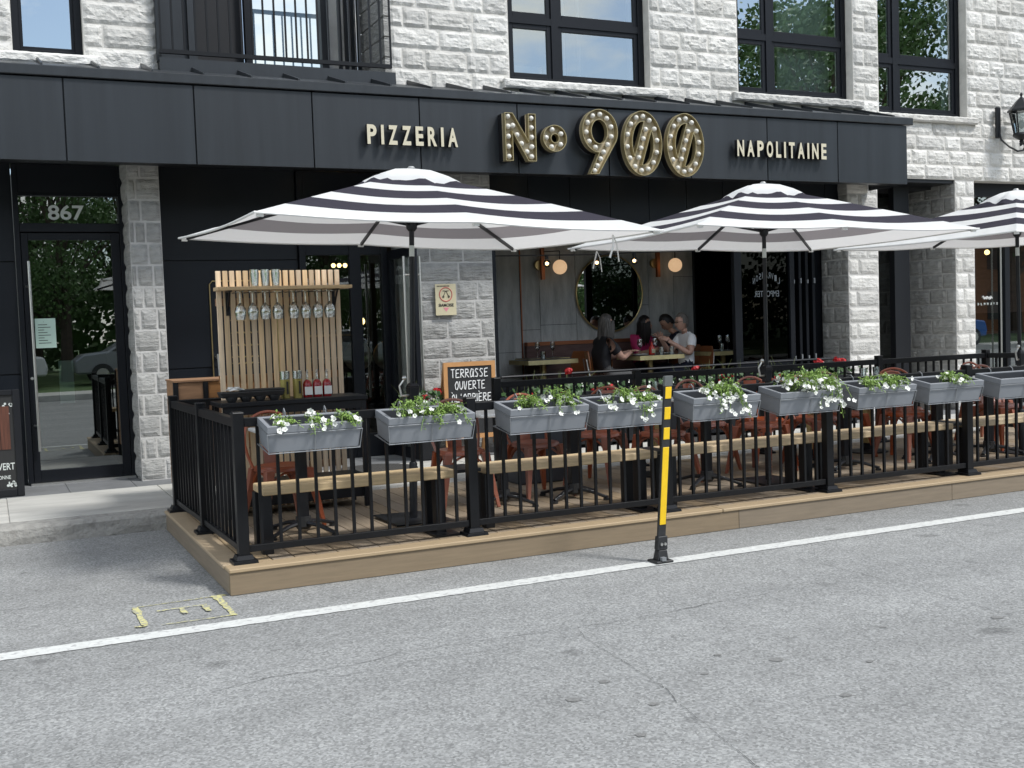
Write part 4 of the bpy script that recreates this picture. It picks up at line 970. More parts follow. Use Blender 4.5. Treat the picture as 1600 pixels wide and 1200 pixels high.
# ------------------------------------------------------------------ umbrellas
def make_umbrella(zr, ap, hx, hy, crank_side=1):
    """origin at pole foot on deck"""
    t = thing('umbrella', (0, 0, 0), 'x', 'umbrella')
    H_ = ap-DZ; Rm = zr-DZ
    cn = MB()
    # rim points : corners + mids, walk around with subdivisions
    corners = [(-hx, -hy), (0, -hy), (hx, -hy), (hx, hy), (0, hy), (-hx, hy)]
    NSUB, NV = 8, 14; rim = []
    for i in range(6):
        a = Vector(corners[i]); b = Vector(corners[(i+1) % 6])
        for k in range(NSUB):
            u = k/NSUB; p = a.lerp(b, u); sag = math.sin(PI*u); rim.append((p, sag, i))
    n = len(rim); vs = []; uvs = []
    for j in range(NV+1):
        v = .05+.95*j/NV
        for (p, sag, i) in rim:
            q = p*(v*(1-.018*sag*v*v)); z = H_-(H_-Rm)*(v**1.04)-.035*sag*v*math.sin(PI*min(1, v*.85))
            vs.append((q.x, q.y, z)); uvs.append((0, 1-v))
    fs = []
    for j in range(NV):
        for k in range(n):
            q = (k+1) % n; fs.append((j*n+k, (j+1)*n+k, (j+1)*n+q, j*n+q))
    me = bpy.data.meshes.new('canopy'); me.from_pydata(vs, [], fs); me.materials.append(fabric_m)
    ul = me.uv_layers.new(name='UVMap')
    for lp in me.loops: ul.data[lp.index].uv = uvs[lp.vertex_index]
    bm = bmesh.new(); bm.from_mesh(me); bmesh.ops.recalc_face_normals(bm, faces=bm.faces)
    if sum(f.normal.z for f in bm.faces) < 0: bmesh.ops.reverse_faces(bm, faces=bm.faces)
    bm.to_mesh(me); bm.free()
    cano = link('canopy', me, t, smooth=True)
    me.set_sharp_from_angle(angle=math.radians(9))
    # hem
    hem = MB(); hv = [(p.x*(1-.018*sag)*1.001, p.y*(1-.018*sag)*1.001, Rm-.035*sag*math.sin(PI*.85)-.003) for (p, sag, i) in rim]
    hem.tube(hv, .008, 6, closed=True).build('hem', white_m, cano)
    # vent cap
    vs = []; uvs = []; nn = 48; rr = [0.02, .09, .16, .20, .25]
    for j, r in enumerate(rr):
        for k in range(nn):
            a = 2*PI*k/nn; sq_ = 1/max(abs(math.cos(a))/1.35, abs(math.sin(a))/1.0) if True else 1
            sq_ = min(sq_, 1.5); wob = (.013*math.sin(a*7+1)+.008*math.sin(a*11))*(j/4)
            c_, s_ = math.cos(a), math.sin(a); q_ = (abs(c_)**4+abs(s_)**4)**(-.25)
            vs.append((c_*q_*r*1.7, s_*q_*r*1.25, H_+.028-.165*(r/.25)**2.0+wob*1.3)); uvs.append((0, (.95, .93, .9, .86, .72)[j]))
    fs = []
    for j in range(4):
        for k in range(nn): q = (k+1) % nn; fs.append((j*nn+k, (j+1)*nn+k, (j+1)*nn+q, j*nn+q))
    fs.append(tuple(range(nn)))
    me = bpy.data.meshes.new('vent_cap'); me.from_pydata(vs, [], fs); me.materials.append(fabric_m); ul = me.uv_layers.new(name='UVMap')
    for lp in me.loops: ul.data[lp.index].uv = uvs[lp.vertex_index]
    bm = bmesh.new(); bm.from_mesh(me); bmesh.ops.recalc_face_normals(bm, faces=bm.faces)
    if sum(f.normal.z for f in bm.faces) < 0: bmesh.ops.reverse_faces(bm, faces=bm.faces)
    bm.to_mesh(me); bm.free(); link('vent_cap', me, cano, smooth=True)
    MB().lathe([(.0, .014), (.02, .012), (.03, .0)], (0, 0, H_+.032), 12).build('finial', silver_m, t, smooth=True)
    MB().lathe([(.019, 0), (.019, H_-.02)], (0, 0, 0), 14).build('pole', black_steel, t, smooth=True)
    MB().lathe([(.03, .012), (.03, .42), (.022, .43)], (0, 0, 0), 14).build('pole_sleeve', black_steel, t, smooth=True)
    MB().box(-.23, .23, -.25, .25, 0, .012).build('base_plate', black_steel, t, bevel=.003)
    cb = MB().frustum((0, 0, .87), .03, .035, (0, 0, .99), .042, .042).frustum((0, 0, .99), .042, .042, (0, 0, 1.02), .025, .025).build('crank_box', black_steel, t, bevel=.006)
    MB().tube([(-.04, -.02, .93), (-.11, -.05, .93), (-.125, -.05, 1.0), (-.09, -.055, 1.05)], .009, 8).sphere((-.09, -.055, 1.06), .018, 10, 6).build('crank_handle', silver_m, cb, smooth=True)
    MB().lathe([(.0196, 1.955), (.0196, 2.035)], (0, 0, 0), 14).build('label_sleeve', vinyl_m, t, smooth=True)
    sl = Rm+.07
    MB().lathe([(.024, -.05), (.04, -.03), (.045, .02), (.024, .04)], (0, 0, sl), 14).build('slider', black_steel, t, smooth=True)
    for (cx_, cy_) in corners:
        p = Vector((cx_, cy_)); Lp = p.length
        zz = lambda v: H_-(H_-Rm)*(v**1.04)-.022
        MB().beam((p.x*.03, p.y*.03, H_-.04), (p.x*.965, p.y*.965, zz(.965)), .016, .024).build('rib', black_steel, t)
        MB().frustum((p.x*.975, p.y*.975, zz(.985)-.012), .02, .014, (p.x*.975, p.y*.975, zz(.985)+.012), .02, .014).build('rib_pocket', white_m, t)
        mid = .42; MB().beam((p.x*.02, p.y*.02, sl), (p.x*mid, p.y*mid, zz(mid)-.01), .014, .02).build('strut', black_steel, t)
    return t
u1 = make_umbrella(2.285, 2.735, 1.46, 1.12)
u1.location = (2.83, 7.86, DZ); u1.rotation_euler = (math.radians(.8), math.radians(1.7), math.radians(2.4))
u1['label'] = 'striped canvas umbrella at the left, in front of the word PIZZERIA'; u1['group'] = 'black and white striped umbrellas'
u2 = copy_tree(u1, (6.06, 7.78, DZ), label='middle striped canvas umbrella, in front of the dark opening'); u2.rotation_euler = (math.radians(-.5), math.radians(.6), math.radians(-2)); u2.scale = (.92, .95, .982)
u3 = copy_tree(u1, (9.16, 7.80, DZ), label='striped canvas umbrella cut off by the right edge of the photo'); u3.rotation_euler = (0, math.radians(-1), math.radians(2)); u3.scale = (.92, .95, .982)
for i, (p0, p1_, p2_, lab) in enumerate((((4.06, 6.9, 2.20), (4.055, 6.89, 2.12), (4.03, 6.9, 2.04), 'white tie hanging where the left and middle umbrellas meet'), ((4.98, 8.75, 2.215), (4.95, 8.74, 2.13), (4.93, 8.74, 2.06), 'white tie hanging from the far left corner of the middle umbrella'))):
    tag(MB().tube([p0, p1_, p2_], .008, 5, flat=.4).tube([p0, (p0[0]+.03, p0[1], (p0[2]+p2_[2])/2+.02), (p0[0]+.045, p0[1], p2_[2]-.03)], .008, 5, flat=.4).build('canvas_tie', white_m, None), lab, 'strap', 'white umbrella ties')

# ------------------------------------------------------------------ hanging planters with petunias
liner_m = mat('planter_liner', (.05, .055, .065), .6)
def make_planter():
    t = thing('hanging_planter', (0, 0, 0), 'x', 'planter')      # origin: lower left front corner
    Wd, Dp, Hh = .585, .265, .168
    b = MB(); th = .008
    def ring(x0, x1, y0, y1, z): return [(x0, y0, z), (x1, y0, z), (x1, y1, z), (x0, y1, z)]
    R = [ring(.012, Wd-.012, .012, Dp-.006, 0), ring(0, Wd, 0, Dp, .122), ring(-.004, Wd+.004, -.004, Dp+.002, .124), ring(-.006, Wd+.006, -.006, Dp+.003, Hh), ring(.02, Wd-.02, .02, Dp-.02, Hh), ring(.026, Wd-.026, .03, Dp-.028, .10)]
    vs = [v for r in R for v in r]; fs = [(3, 2, 1, 0)]
    for i in range(5):
        for k in range(4): q = (k+1) % 4; fs.append((i*4+k, i*4+q, (i+1)*4+q, (i+1)*4+k))
    b.add(vs, fs).build('trough', planter_m, t, bevel=.002)
    MB().box(.026, Wd-.026, .03, Dp-.028, .08, .102).build('soil_surface', soil_m, t)
    MB().box(.0275, Wd-.0275, Dp-.0335, Dp-.0295, .103, Hh-.006).box(.0275, .0315, .034, Dp-.034, .103, Hh-.006).box(Wd-.0315, Wd-.0275, .034, Dp-.034, .103, Hh-.006).build('liner', liner_m, t)
    w = MB(); e = -.006
    w.tube([(e, e, .118), (Wd-e, e, .118), (Wd-e, Dp, .118), (e, Dp, .118)], .0035, 6, closed=True)
    w.tube([(.004, .004, -.004), (Wd-.004, .004, -.004), (Wd-.004, Dp, -.004), (.004, Dp, -.004)], .0035, 6, closed=True)
    for x in (e, Wd/2, Wd-e): w.tube([(x, -.006, .118), (min(max(x, .006), Wd-.006), .003, -.004), (x, Dp, -.004)], .0032, 6)
    for x in (.29*Wd, .74*Wd): w.tube([(x, Dp-.01, .15), (x, Dp, .19), (x, Dp+.03, .205), (x+.005, Dp+.06, .19), (x+.005, Dp+.065, .15)], .004, 6)
    w.build('bracket', wire_m, t)
    return t
pl = make_planter()
PX = [1.515, 2.285, 3.135, 3.80, 4.59, 5.37, 6.13, 6.87, 7.66]
PZ = [.862, .860, .860, .850, .847, .841, .836, .830, .825]
pname = ['first', 'second', 'third', 'fourth', 'fifth', 'sixth', 'seventh', 'eighth', 'ninth']
pdesc = ['with sparse white petunias at the railing corner', 'with sprawling green petunias just left of the second post', 'with two petunia tufts right of the second post', 'with petunias trailing down beside the yellow delineator', 'heavy with white petunias right of the delineator', 'with the fullest white petunias spilling over', 'with low green petunias', 'with a small white petunia tuft', 'showing no plants, at the right edge']
for i, (x, z) in enumerate(zip(PX, PZ)):
    o = pl if i == 0 else copy_tree(pl, (0, 0, 0))
    o.rotation_euler = (math.radians(9.5), 0, 0); o.location = (x, 6.75, z); o['group'] = 'grey planters hung on the railing'
    o['label'] = '%s grey planter from the left, %s' % (pname[i], pdesc[i])
def blossom_mesh(r=.021, seed=0):
    q = random.Random(seed); b = MB(); n = 10; vs = [(0, 0, -.018)]
    for k in range(n):
        a = 2*PI*k/n; rr = r*(1.0 if k % 2 == 0 else .78)*q.uniform(.9, 1.1); vs.append((rr*math.cos(a), rr*math.sin(a), q.uniform(-.002, .004)))
    mid = [(math.cos(2*PI*k/n)*r*.3, math.sin(2*PI*k/n)*r*.3, -.004) for k in range(n)]
    k0 = len(vs); vs += mid; fs = []
    for k in range(n): j = (k+1) % n; fs += [(1+k, 1+j, k0+j, k0+k), (k0+k, k0+j, 0)]
    b.add(vs, fs); me = bpy.data.meshes.new('blossom'); me.from_pydata(b.v, [], b.f); me.materials.append(petal_m); return me
blossoms = [blossom_mesh(.0168, s) for s in range(3)]
def leaf(vs, fs, p, d, up, L_, w):
    d = d.normalized(); s = d.cross(up)
    if s.length < 1e-4: s = d.orthogonal()
    s.normalize(); k = len(vs); mid = p+d*L_*.5-Vector((0, 0, 0))
    vs += [p, mid+s*w*.5, p+d*L_-Vector((0, 0, L_*.25)), mid-s*w*.5]; fs.append((k, k+1, k+2, k+3))
def petunia(base, clumps, nflow, label, seed):
    """clumps: (cx, spread_x, height, trail) relative to the trough"""
    q = random.Random(seed); t = thing('petunia_plant', base, label, 'plant', 'petunias in the hanging planters'); b = Vector(base)
    vs, fs = [], []; stems = MB(); tips = []
    for (cx, sp, hh, tr, dens) in clumps:
        for i in range(int(dens)):
            x0 = cx+q.uniform(-.3, .3)*sp; ang = q.uniform(-.5, 1)*0+q.gauss(0, .55); p = Vector((x0, .10+q.uniform(-.03, .05), .115))
            fwd_ = q.uniform(-.35, 1.15); Ln = q.uniform(.6, 1.0); pts = [p]
            ex = cx+q.uniform(-1, 1)*sp; top = hh*q.uniform(.4, 1); drop = tr*max(0, fwd_)*q.uniform(.3, 1)
            for u in (.35, .7, 1):
                pts.append(Vector((x0+(ex-x0)*u, .10-fwd_*.15*u**.8, .115+.035+top*math.sin(PI*min(1, u*.8))*1.0-drop*u*u)))
            stems.tube([v+b for v in pts], .0022, 4); tips.append(pts[-1])
            for k in range(15):
                u = q.uniform(.2, 1)*3; a0 = int(min(2, u)); pp = pts[a0].lerp(pts[a0+1], min(1, u-a0))
                dd = Vector((q.gauss(0, 1), q.gauss(-.2, 1), q.gauss(.35, .6)))
                leaf(vs, fs, pp+Vector((q.gauss(0, .007), q.gauss(0, .007), q.gauss(0, .005))), dd, Vector((0, 0, 1)), q.uniform(.016, .034), q.uniform(.009, .017))
    me = bpy.data.meshes.new('foliage'); me.from_pydata(vs, [], fs); me.materials.append(green_m); link('foliage', me, t)
    stems.build('stems', green_m, t, fix=False)
    for i in range(nflow):
        p = q.choice(tips)+Vector((q.gauss(0, .014), q.gauss(-.012, .012), q.gauss(.01, .012)))
        o = bpy.data.objects.new('blossom', blossoms[i % 3]); C.objects.link(o); o.parent = t; o.location = p
        dirv = Vector((q.gauss(-.1, .5), q.gauss(-.9, .35), q.gauss(.55, .4))); o.rotation_euler = dirv.to_track_quat('Z', 'Y').to_euler(); s = q.uniform(.85, 1.3); o.scale = (s, s, s)
    t.rotation_euler = (math.radians(9.5), 0, 0); t.location = (base[0], 6.75, base[2])
petunia((PX[0], 6.735, PZ[0]), [(.11, .09, .06, .04, 12), (.30, .08, .06, .06, 12), (.50, .07, .07, .03, 14), (.40, .05, .03, .0, 4)], 26, 'sparse white petunias in the first planter from the left', 1)
petunia((PX[1], 6.735, PZ[1]), [(.17, .13, .14, .05, 24), (.28, .10, .07, .15, 16), (.43, .12, .10, .10, 22)], 24, 'sprawling leggy petunias in the second planter', 2)
petunia((PX[2], 6.735, PZ[2]), [(.15, .11, .11, .04, 22), (.42, .12, .13, .06, 26)], 20, 'two tufts of petunias in the third planter', 3)
petunia((PX[3], 6.735, PZ[3]), [(.26, .12, .13, .02, 24), (.43, .12, .08, .18, 20), (.13, .05, .03, 0, 6)], 40, 'white petunias with a trailing stem beside the delineator', 4)
petunia((PX[4], 6.735, PZ[4]), [(.22, .12, .12, .10, 26), (.36, .12, .13, .19, 36)], 85, 'dense white petunias hanging over the fifth planter', 5)
petunia((PX[5], 6.735, PZ[5]), [(.18, .14, .19, .01, 26), (.36, .14, .19, .08, 38), (.50, .13, .16, .24, 44)], 150, 'tallest and fullest white petunias, spilling over the sixth planter', 6)
petunia((PX[6], 6.735, PZ[6]), [(.17, .10, .09, .04, 26), (.38, .14, .09, .04, 30)], 20, 'low green petunias in the seventh planter', 7)
petunia((PX[7], 6.735, PZ[7]), [(.28, .14, .09, .03, 30), (.36, .06, .09, .05, 10)], 20, 'small tuft of petunias in the eighth planter', 8)

# ------------------------------------------------------------------ bar table, slatted screen, glassware
t = thing('bar_table', (2.18, 8.88, DZ), 'black high bar table in front of the slatted screen', 'table')
bx('table_top', black_steel, t, 1.60, 2.77, 8.66, 9.10, 1.03, 1.065, bevel=.004)
bx('apron', black_steel, t, 1.62, 2.75, 8.68, 8.70, .965, 1.03)
for x in (1.62, 2.72):
    for y in (8.69, 9.05): bx('leg', black_steel, t, x-.0, x+.035, y-.012, y+.022, DZ, 1.03)
bx('plinth_shelf', black_steel, t, 1.62, 2.755, 8.72, 9.07, .24, .42, bevel=.004)
t = thing('slatted_screen', (2.21, 9.16, DZ), 'pale wooden slatted screen with a glass shelf behind the bar table', 'screen')
n = 19
for i in range(n):
    x = 1.70+i*(1.02-.039)/(n-1); bx('slat', slat_m, t, x, x+.039, 9.15, 9.172, DZ, 2.10, bevel=.002)
for z in (.45, 1.2, 1.82): bx('batten', crate_m, t, 1.695, 2.725, 9.173, 9.20, z, z+.06)
bx('shelf', shelf_m, t, 1.675, 2.77, 8.955, 9.149, 1.938, 1.966, bevel=.003)
for x in (1.78, 2.66): MB().box(x-.012, x+.012, 9.138, 9.148, 1.74, 1.936).box(x-.012, x+.012, 8.99, 9.138, 1.926, 1.937).beam((x, 9.14, 1.78), (x, 9.02, 1.925), .012).build('bracket', black_steel, t)
rk = MB()
for x in (1.82, 1.90, 1.92, 2.0, 2.02, 2.10, 2.12, 2.20, 2.25, 2.33, 2.35, 2.43, 2.45, 2.53, 2.55, 2.63): rk.beam((x, 8.97, 1.918), (x, 9.14, 1.918), .005)
rk.build('glass_rack', black_steel, t)
wg = [(.033, 0), (.033, .003), (.005, .010), (.004, .085), (.018, .10), (.036, .125), (.040, .155), (.036, .19), (.031, .215)]
wgo = [(r*1.16, -z*1.04) for r, z in wg]
glass_bright = glass('wine_glass', .34, (.99, 1, 1), 1.5)
for i, x in enumerate((1.86, 1.96, 2.06, 2.16, 2.29, 2.39, 2.49, 2.59)):
    tag(MB().lathe(wgo, (x, 9.03, 1.926), 16).build('wine_glass', glass_bright, None, smooth=True), '%s wine glass from the left hanging upside down under the shelf' % (['first', 'second', 'third', 'fourth', 'fifth', 'sixth', 'seventh', 'eighth'][i]), 'wine glass', 'wine glasses hanging under the shelf')
for i, x in enumerate((1.985, 2.07, 2.155)):
    tag(MB().lathe([(.03, 0), (.038, .11), (.034, .11), (.026, .006), (0, .006)], (x, 9.04, 1.967), 18).lathe([(.028, .03), (.036, .135), (.033, .135), (.025, .035), (0, .035)], (x, 9.04, 1.967), 18).build('tumbler', glass_bright, None, smooth=True), '%s stack of clear tumblers on top of the wooden shelf' % (['left', 'middle', 'right'][i]), 'glass', 'tumbler stacks on the shelf')
t = thing('bar_tray', (1.86, 8.78, 1.066), 'black condiment tray with rounded bays at the left of the bar table', 'tray')
tm = MB().frustum((1.86, 8.78, 1.10), .235, .075, (1.86, 8.78, 1.145), .25, .09); tm.build('tray_body', rubber_m, t, bevel=.008)
for x in (1.70, 1.81, 1.92, 2.03): MB().lathe([(.0, 0), (.03, .0), (.047, .03), (.047, .04)], (x, 8.74, 1.066), 16).build('bay', rubber_m, t, smooth=True)
bx('lid', rubber_m, t, 1.78, 2.11, 8.70, 8.86, 1.146, 1.158, bevel=.004)
nk = MB()
for i in range(9): nk.add([(1.63+rnd.uniform(0, .19), 8.70+rnd.uniform(0, .12), 1.152+rnd.uniform(0, .02)) for _ in range(3)]+[(1.66+.014*i, 8.74, 1.185)], [(0, 1, 2), (0, 1, 3), (1, 2, 3), (0, 2, 3)])
tag(nk.build('napkins', white_m, None), 'crumpled white napkins on the left end of the black tray', 'napkins')
for i, x in enumerate((2.145, 2.245)):
    t = thing('pitcher', (x, 8.84, 1.066), ('left gold-tinted pitcher on the bar table', 'right gold-tinted pitcher, next to the red bottles')[i], 'pitcher', 'gold-tinted pitchers')
    MB().lathe([(0, 0), (.036, 0), (.038, .15)], (x, 8.84, 1.066), 20).build('body', gold_jug, t, smooth=True)
    MB().lathe([(.0385, .151), (.041, .215), (.037, .215), (.034, .151)], (x, 8.84, 1.066), 20).build('clear_collar', glass_bright, t, smooth=True)
    MB().box(x+.002, x+.016, 8.795, 8.803, 1.10, 1.20).build('ornament', ink_m, t)
for i, x in enumerate((2.325, 2.405, 2.485)):
    t = thing('syrup_bottle', (x, 8.84, 1.066), '%s red bottle with blank white label on the bar table' % ('left', 'middle', 'right')[i], 'bottle', 'red bottles on the bar table')
    MB().lathe([(0, 0), (.034, 0), (.036, .01), (.036, .105), (.028, .125), (.012, .14)], (x, 8.84, 1.066), 20).build('body', red_liquid, t, smooth=True)
    MB().lathe([(.012, .141), (.011, .19), (.015, .20)], (x, 8.84, 1.066), 14).build('neck', glass_bright, t, smooth=True)
    MB().tube([(x, 8.84, 1.262), (x+.004, 8.83, 1.285)], [.009, .005], 8).build('pourer', silver_m, t)
    MB().box(x-.031, x+.031, 8.800, 8.803, 1.085, 1.15).build('label_paper', white_m, t)
# wooden planter crate behind the left corner
t = thing('wooden_crate', (1.75, 9.9, .158), 'tall wooden crate planter with black corner posts behind the left railing', 'crate')
for (z0, z1) in ((.30, .45), (.455, .60), (.605, .75), (.755, .90), (.905, 1.05), (1.055, 1.20)):
    bx('plank', crate_m, t, 1.445, 1.655, 9.72, 9.74, z0, z1-.003, bevel=.002); bx('plank', crate_m, t, 1.70, 2.25, 9.72, 9.74, z0, z1-.003, bevel=.002); bx('plank', crate_m, t, 1.425, 1.443, 9.76, 10.2, z0, z1-.003)
for x in (1.42, 1.665, 2.255): bx('corner_post', black_steel, t, x-.01, x+.03, 9.705, 9.745, .158, 1.20)
bx('cap_plank', crate_m, t, 1.415, 2.29, 9.70, 10.2, 1.201, 1.215)
# grey bin near the back railing
t = thing('waste_bin', (4.45, 9.1, DZ), 'dark grey square waste bin near the back railing behind the third planter', 'bin')
MB().frustum((4.45, 9.07, DZ), .23, .16, (4.45, 9.07, .88), .25, .17).build('body', bin_m, t, bevel=.01); MB().frustum((4.45, 9.07, .882), .262, .18, (4.45, 9.07, .93), .25, .17).build('lid', bin_m, t, bevel=.01)
for i, (x, y, r) in enumerate(((3.55, 10.9, .42), (7.75, 10.95, .45))):
    tag(MB().disc((x, y, .159), r, 40, 'z', .006).build('tree_grate', grate_m, None), ('round dark grate in the pavement behind the left umbrella foot', 'round dark grate in the pavement left of the middle umbrella pole')[i], 'grate', 'round pavement grates')

# ------------------------------------------------------------------ A-frame chalkboard
STK = {'T': [[(0, 1), (1, 1)], [(.5, 1), (.5, 0)]], 'E': [[(1, 1), (.1, .95), (0, 0), (1, .05)], [(0, .52), (.8, .55)]], 'R': [[(0, 0), (.05, 1), (.8, .95), (.85, .6), (.05, .5), (1, 0)]],
 'a': [[(.95, .9), (.4, 1), (0, .5), (.2, 0), (.7, .1), (.95, .9), (.9, .1), (1.1, 0)]], 'S': [[(.95, .9), (.4, 1), (.1, .75), (.8, .35), (.6, .02), (0, .08)]], 'O': [[(.5, 1), (0, .6), (.1, .1), (.6, 0), (1, .5), (.7, .95), (.4, 1)]],
 'U': [[(0, 1), (.05, .2), (.45, 0), (.9, .3), (1, 1)]], 'V': [[(0, 1), (.1, .1), (.4, 0), (.9, 1)]], 'N': [[(0, 0), (.02, 1), (.9, 0), (1, 1)]], 'L': [[(0, 1), (0, 0), (.9, .02)]], 'A': [[(0, 0), (.2, .8), (.6, 1), (.9, .6), (.9, 0)], [(.1, .4), (.9, .45)]],
 'I': [[(0, 1), (0, 0)]], "'": [[(.3, 1.05), (.1, .8)]], '`': [[(0, 1.3), (.35, 1.15)]]}
def chalk(word, x0, x1, z0, z1, y, parent, m=chalk_m, r=.0055, wts=None):
    wd_ = {'I': .15, "'": .35, ' ': .45}; tot = sum(wd_.get(c, 1) if c != '`' else 0 for c in word)+.38*(len(word)-word.count('`')-1); u = (x1-x0)/tot; x = x0
    off = 0
    for c in word:
        if c == '`':
            mb = MB(); mb.tube([(x-.0+a*u*.8, y, z0+b*(z1-z0)) for a, b in STK[c][0]], r*.8, 6, flat=1); mb.build('accent', m, parent); continue
        if c != ' ':
            w_ = wd_.get(c, 1)*u; mb = MB()
            for s_ in STK[c]:
                pts = []
                for (a, b), (a2, b2) in zip(s_[:-1], s_[1:]):
                    for k in range(4): pts.append((x+(a+(a2-a)*k/4)*w_, y, z0+(b+(b2-b)*k/4)*(z1-z0)))
                pts.append((x+s_[-1][0]*w_, y, z0+s_[-1][1]*(z1-z0)))
                mb.tube(pts, r, 6)
            mb.build('letter', m, parent)
        x += (wd_.get(c, 1)+.38)*u
ab = thing('chalkboard_sign', (4.76, 11.3, .158), 'wooden A-frame chalkboard reading TERRASSE OUVERTE in white chalk', 'sign board')
lean = math.radians(5)
front = empty('front_panel', ab)
def wpan(mb, name, m): return mb.build(name, m, front)
X0, X1 = 4.455, 5.065
MB().box(X0, X0+.045, 11.235, 11.26, .30, 1.20).box(X1-.045, X1, 11.235, 11.26, .30, 1.20).box(X0+.045, X1-.045, 11.235, 11.26, 1.152, 1.20).box(X0+.045, X1-.045, 11.235, 11.26, .36, .41).box(X0, X0+.04, 11.236, 11.259, -.0+.165, .30).box(X1-.04, X1, 11.236, 11.259, .165, .30).build('board_frame', frame_wood, front)
bx('blackboard', board_m, front, X0+.045, X1-.045, 11.243, 11.25, .41, 1.152)
chalk('TERRaSSE', X0+.085, X1-.09, 1.03, 1.12, 11.2405, front); chalk('OUVERTE', X0+.13, X1-.13, .90, .99, 11.2405, front); chalk("`AL'ARRI`ERE", X0+.085, X1-.06, .765, .85, 11.2405, front)
bk = MB()
for x in (X0+.005, X1-.045): bk.beam((x+.02, 11.262, 1.19), (x+.02, 11.60, .165), .04, .025)
bk.build('back_legs', frame_wood, ab)
bk = MB().add([(X0+.045, 11.30, 1.12), (X1-.045, 11.30, 1.12), (X1-.045, 11.54, .38), (X0+.045, 11.54, .38)], [(0, 1, 2, 3)]).build('back_board', crate_m, ab)

# hydrant-connection sign on the pillar
t = thing('wall_sign', (4.65, 11.6, 1.72), 'cream metal sign reading SIAMOISE with a red ring and pink triangle', 'sign')
bx('plate', sign_cream, t, 4.531, 4.777, 11.588, 11.592, 1.716, 2.062, bevel=.0)
MB().tube([(4.655+.074*math.cos(a), 11.586, 1.945+.076*math.sin(a)) for a in [2*PI*i/40 for i in range(40)]], .005, 6, closed=True).build('ring', sign_red, t)
MB().tube([(4.62, 11.585, 1.985), (4.69, 11.585, 1.985)], .0035, 5).tube([(4.652, 11.5845, 1.985), (4.628, 11.5845, 1.93)], .003, 5).tube([(4.658, 11.5845, 1.985), (4.685, 11.5845, 1.93)], .003, 5).tube([(4.624+.009*math.cos(a), 11.584, 1.921+.009*math.sin(a)) for a in [2*PI*i/12 for i in range(12)]], .0035, 5, closed=True).tube([(4.69+.009*math.cos(a), 11.584, 1.921+.009*math.sin(a)) for a in [2*PI*i/12 for i in range(12)]], .0035, 5, closed=True).build('emblem', ink_m, t)
text_mesh('lettering', 'SIAMOISE', ink_m, t, 4.565, 4.745, 1.81, 1.845, 11.587, .002, .02)
tt = MB()
for k in range(9): tt.box(4.552+.017*k, 4.563+.017*k, 11.585, 11.587, 2.032, 2.044)
tt.build('small_print', ink_m, t)
MB().add([(4.62, 11.586, 1.80), (4.69, 11.586, 1.80), (4.655, 11.586, 1.755), (4.62, 11.588, 1.80), (4.69, 11.588, 1.80), (4.655, 11.588, 1.755)], [(0, 1, 2), (3, 5, 4), (0, 3, 4, 1), (1, 4, 5, 2), (2, 5, 3, 0)]).build('triangle', sign_pink, t)
# notice on the door glass
t = thing('paper_notice', (.55, 12.06, 1.52), 'pale green paper notice taped inside the 867 door', 'notice')
bx('sheet', paper_m, t, .458, .648, 12.068, 12.070, 1.517, 1.81)
for i in range(9): bx('text_line', ink_m, t, .485+(.05 if i == 0 else 0), .54+.03*((i*7) % 3), 12.066, 12.0675, 1.775-.026*i-.004*(i > 0), 1.779-.026*i-.002*(i > 0))
bx('second_notice', vinyl_m, t, .66, .80, 12.20, 12.202, .95, 1.38)
# sandwich board at the left edge
t = thing('sandwich_board', (-.1, 11.35, .158), 'black-framed menu board with brown wood print at the left edge', 'sign board')
MB().box(.20, .262, 11.30, 11.34, .16, 1.15).box(-.6, .20, 11.30, 11.34, 1.10, 1.15).box(-.6, .20, 11.30, 11.34, .16, .23).box(-.66, -.6, 11.30, 11.34, .16, 1.15).build('frame', black_steel, t, bevel=.005)
bx('poster', ink_m, t, -.6, .20, 11.315, 11.33, .23, 1.10); 
for i in range(9): bx('printed_plank', boardwood_m, t, -.595+.085*i, -.515+.085*i, 11.309, 11.3145, .60, 1.0)
text_mesh('lettering', 'OUVERT', vinyl_m, t, -.045, .19, .41, .475, 11.314, .002, .01); text_mesh('lettering', 'SONNE', vinyl_m, t, .03, .15, .325, .36, 11.314, .002, .01)
bl = MB()
for i in range(26):
    a = rnd.uniform(0, 1); bl.disc((.12+rnd.uniform(0, .07), 11.3135, (.98+rnd.uniform(-.05, .05)) if i < 13 else (.265+rnd.uniform(-.02, .03))), rnd.uniform(.006, .014), 6, 'y', .001)
bl.build('printed_sprig', vinyl_m, t)
bk = MB().beam((.22, 11.35, 1.13), (.22, 11.6, .16), .03).build('back_leg', black_steel, t)

# ------------------------------------------------------------------ delineator post
t = thing('delineator_post', (3.93, 6.19, .004), 'black and yellow reflective delineator post on the white line', 'bollard')
def px_(z): return 3.928+(z-.02)*.083
def seg(z0, z1, name, m, hw, hd=.014, par=t, dy=0): return MB().frustum((px_(z0), 6.19+dy, z0), hw, hd, (px_(z1), 6.19+dy, z1), hw, hd).build(name, m, par, bevel=.002)
seg(.13, 1.21, 'strip', rubber_m, .029, .010); seg(1.155, 1.222, 'clear_cap', capgrey_m, .031, .013)
for a, b in ((1.073, 1.150), (.938, 1.018), (.807, .885), (.250, .757)): seg(a, b, 'reflector', yel_reflect, .0235, .002, dy=-.0125)
MB().frustum((3.932, 6.19, .02), .040, .035, (3.936, 6.19, .085), .032, .026).frustum((3.936, 6.19, .0855), .038, .024, (3.942, 6.19, .175), .036, .022).build('hinge_body', rubber_m, t, bevel=.004)
MB().box(3.865, 3.995, 6.13, 6.25, .0045, .02).build('base_plate', rubber_m, t, bevel=.004)
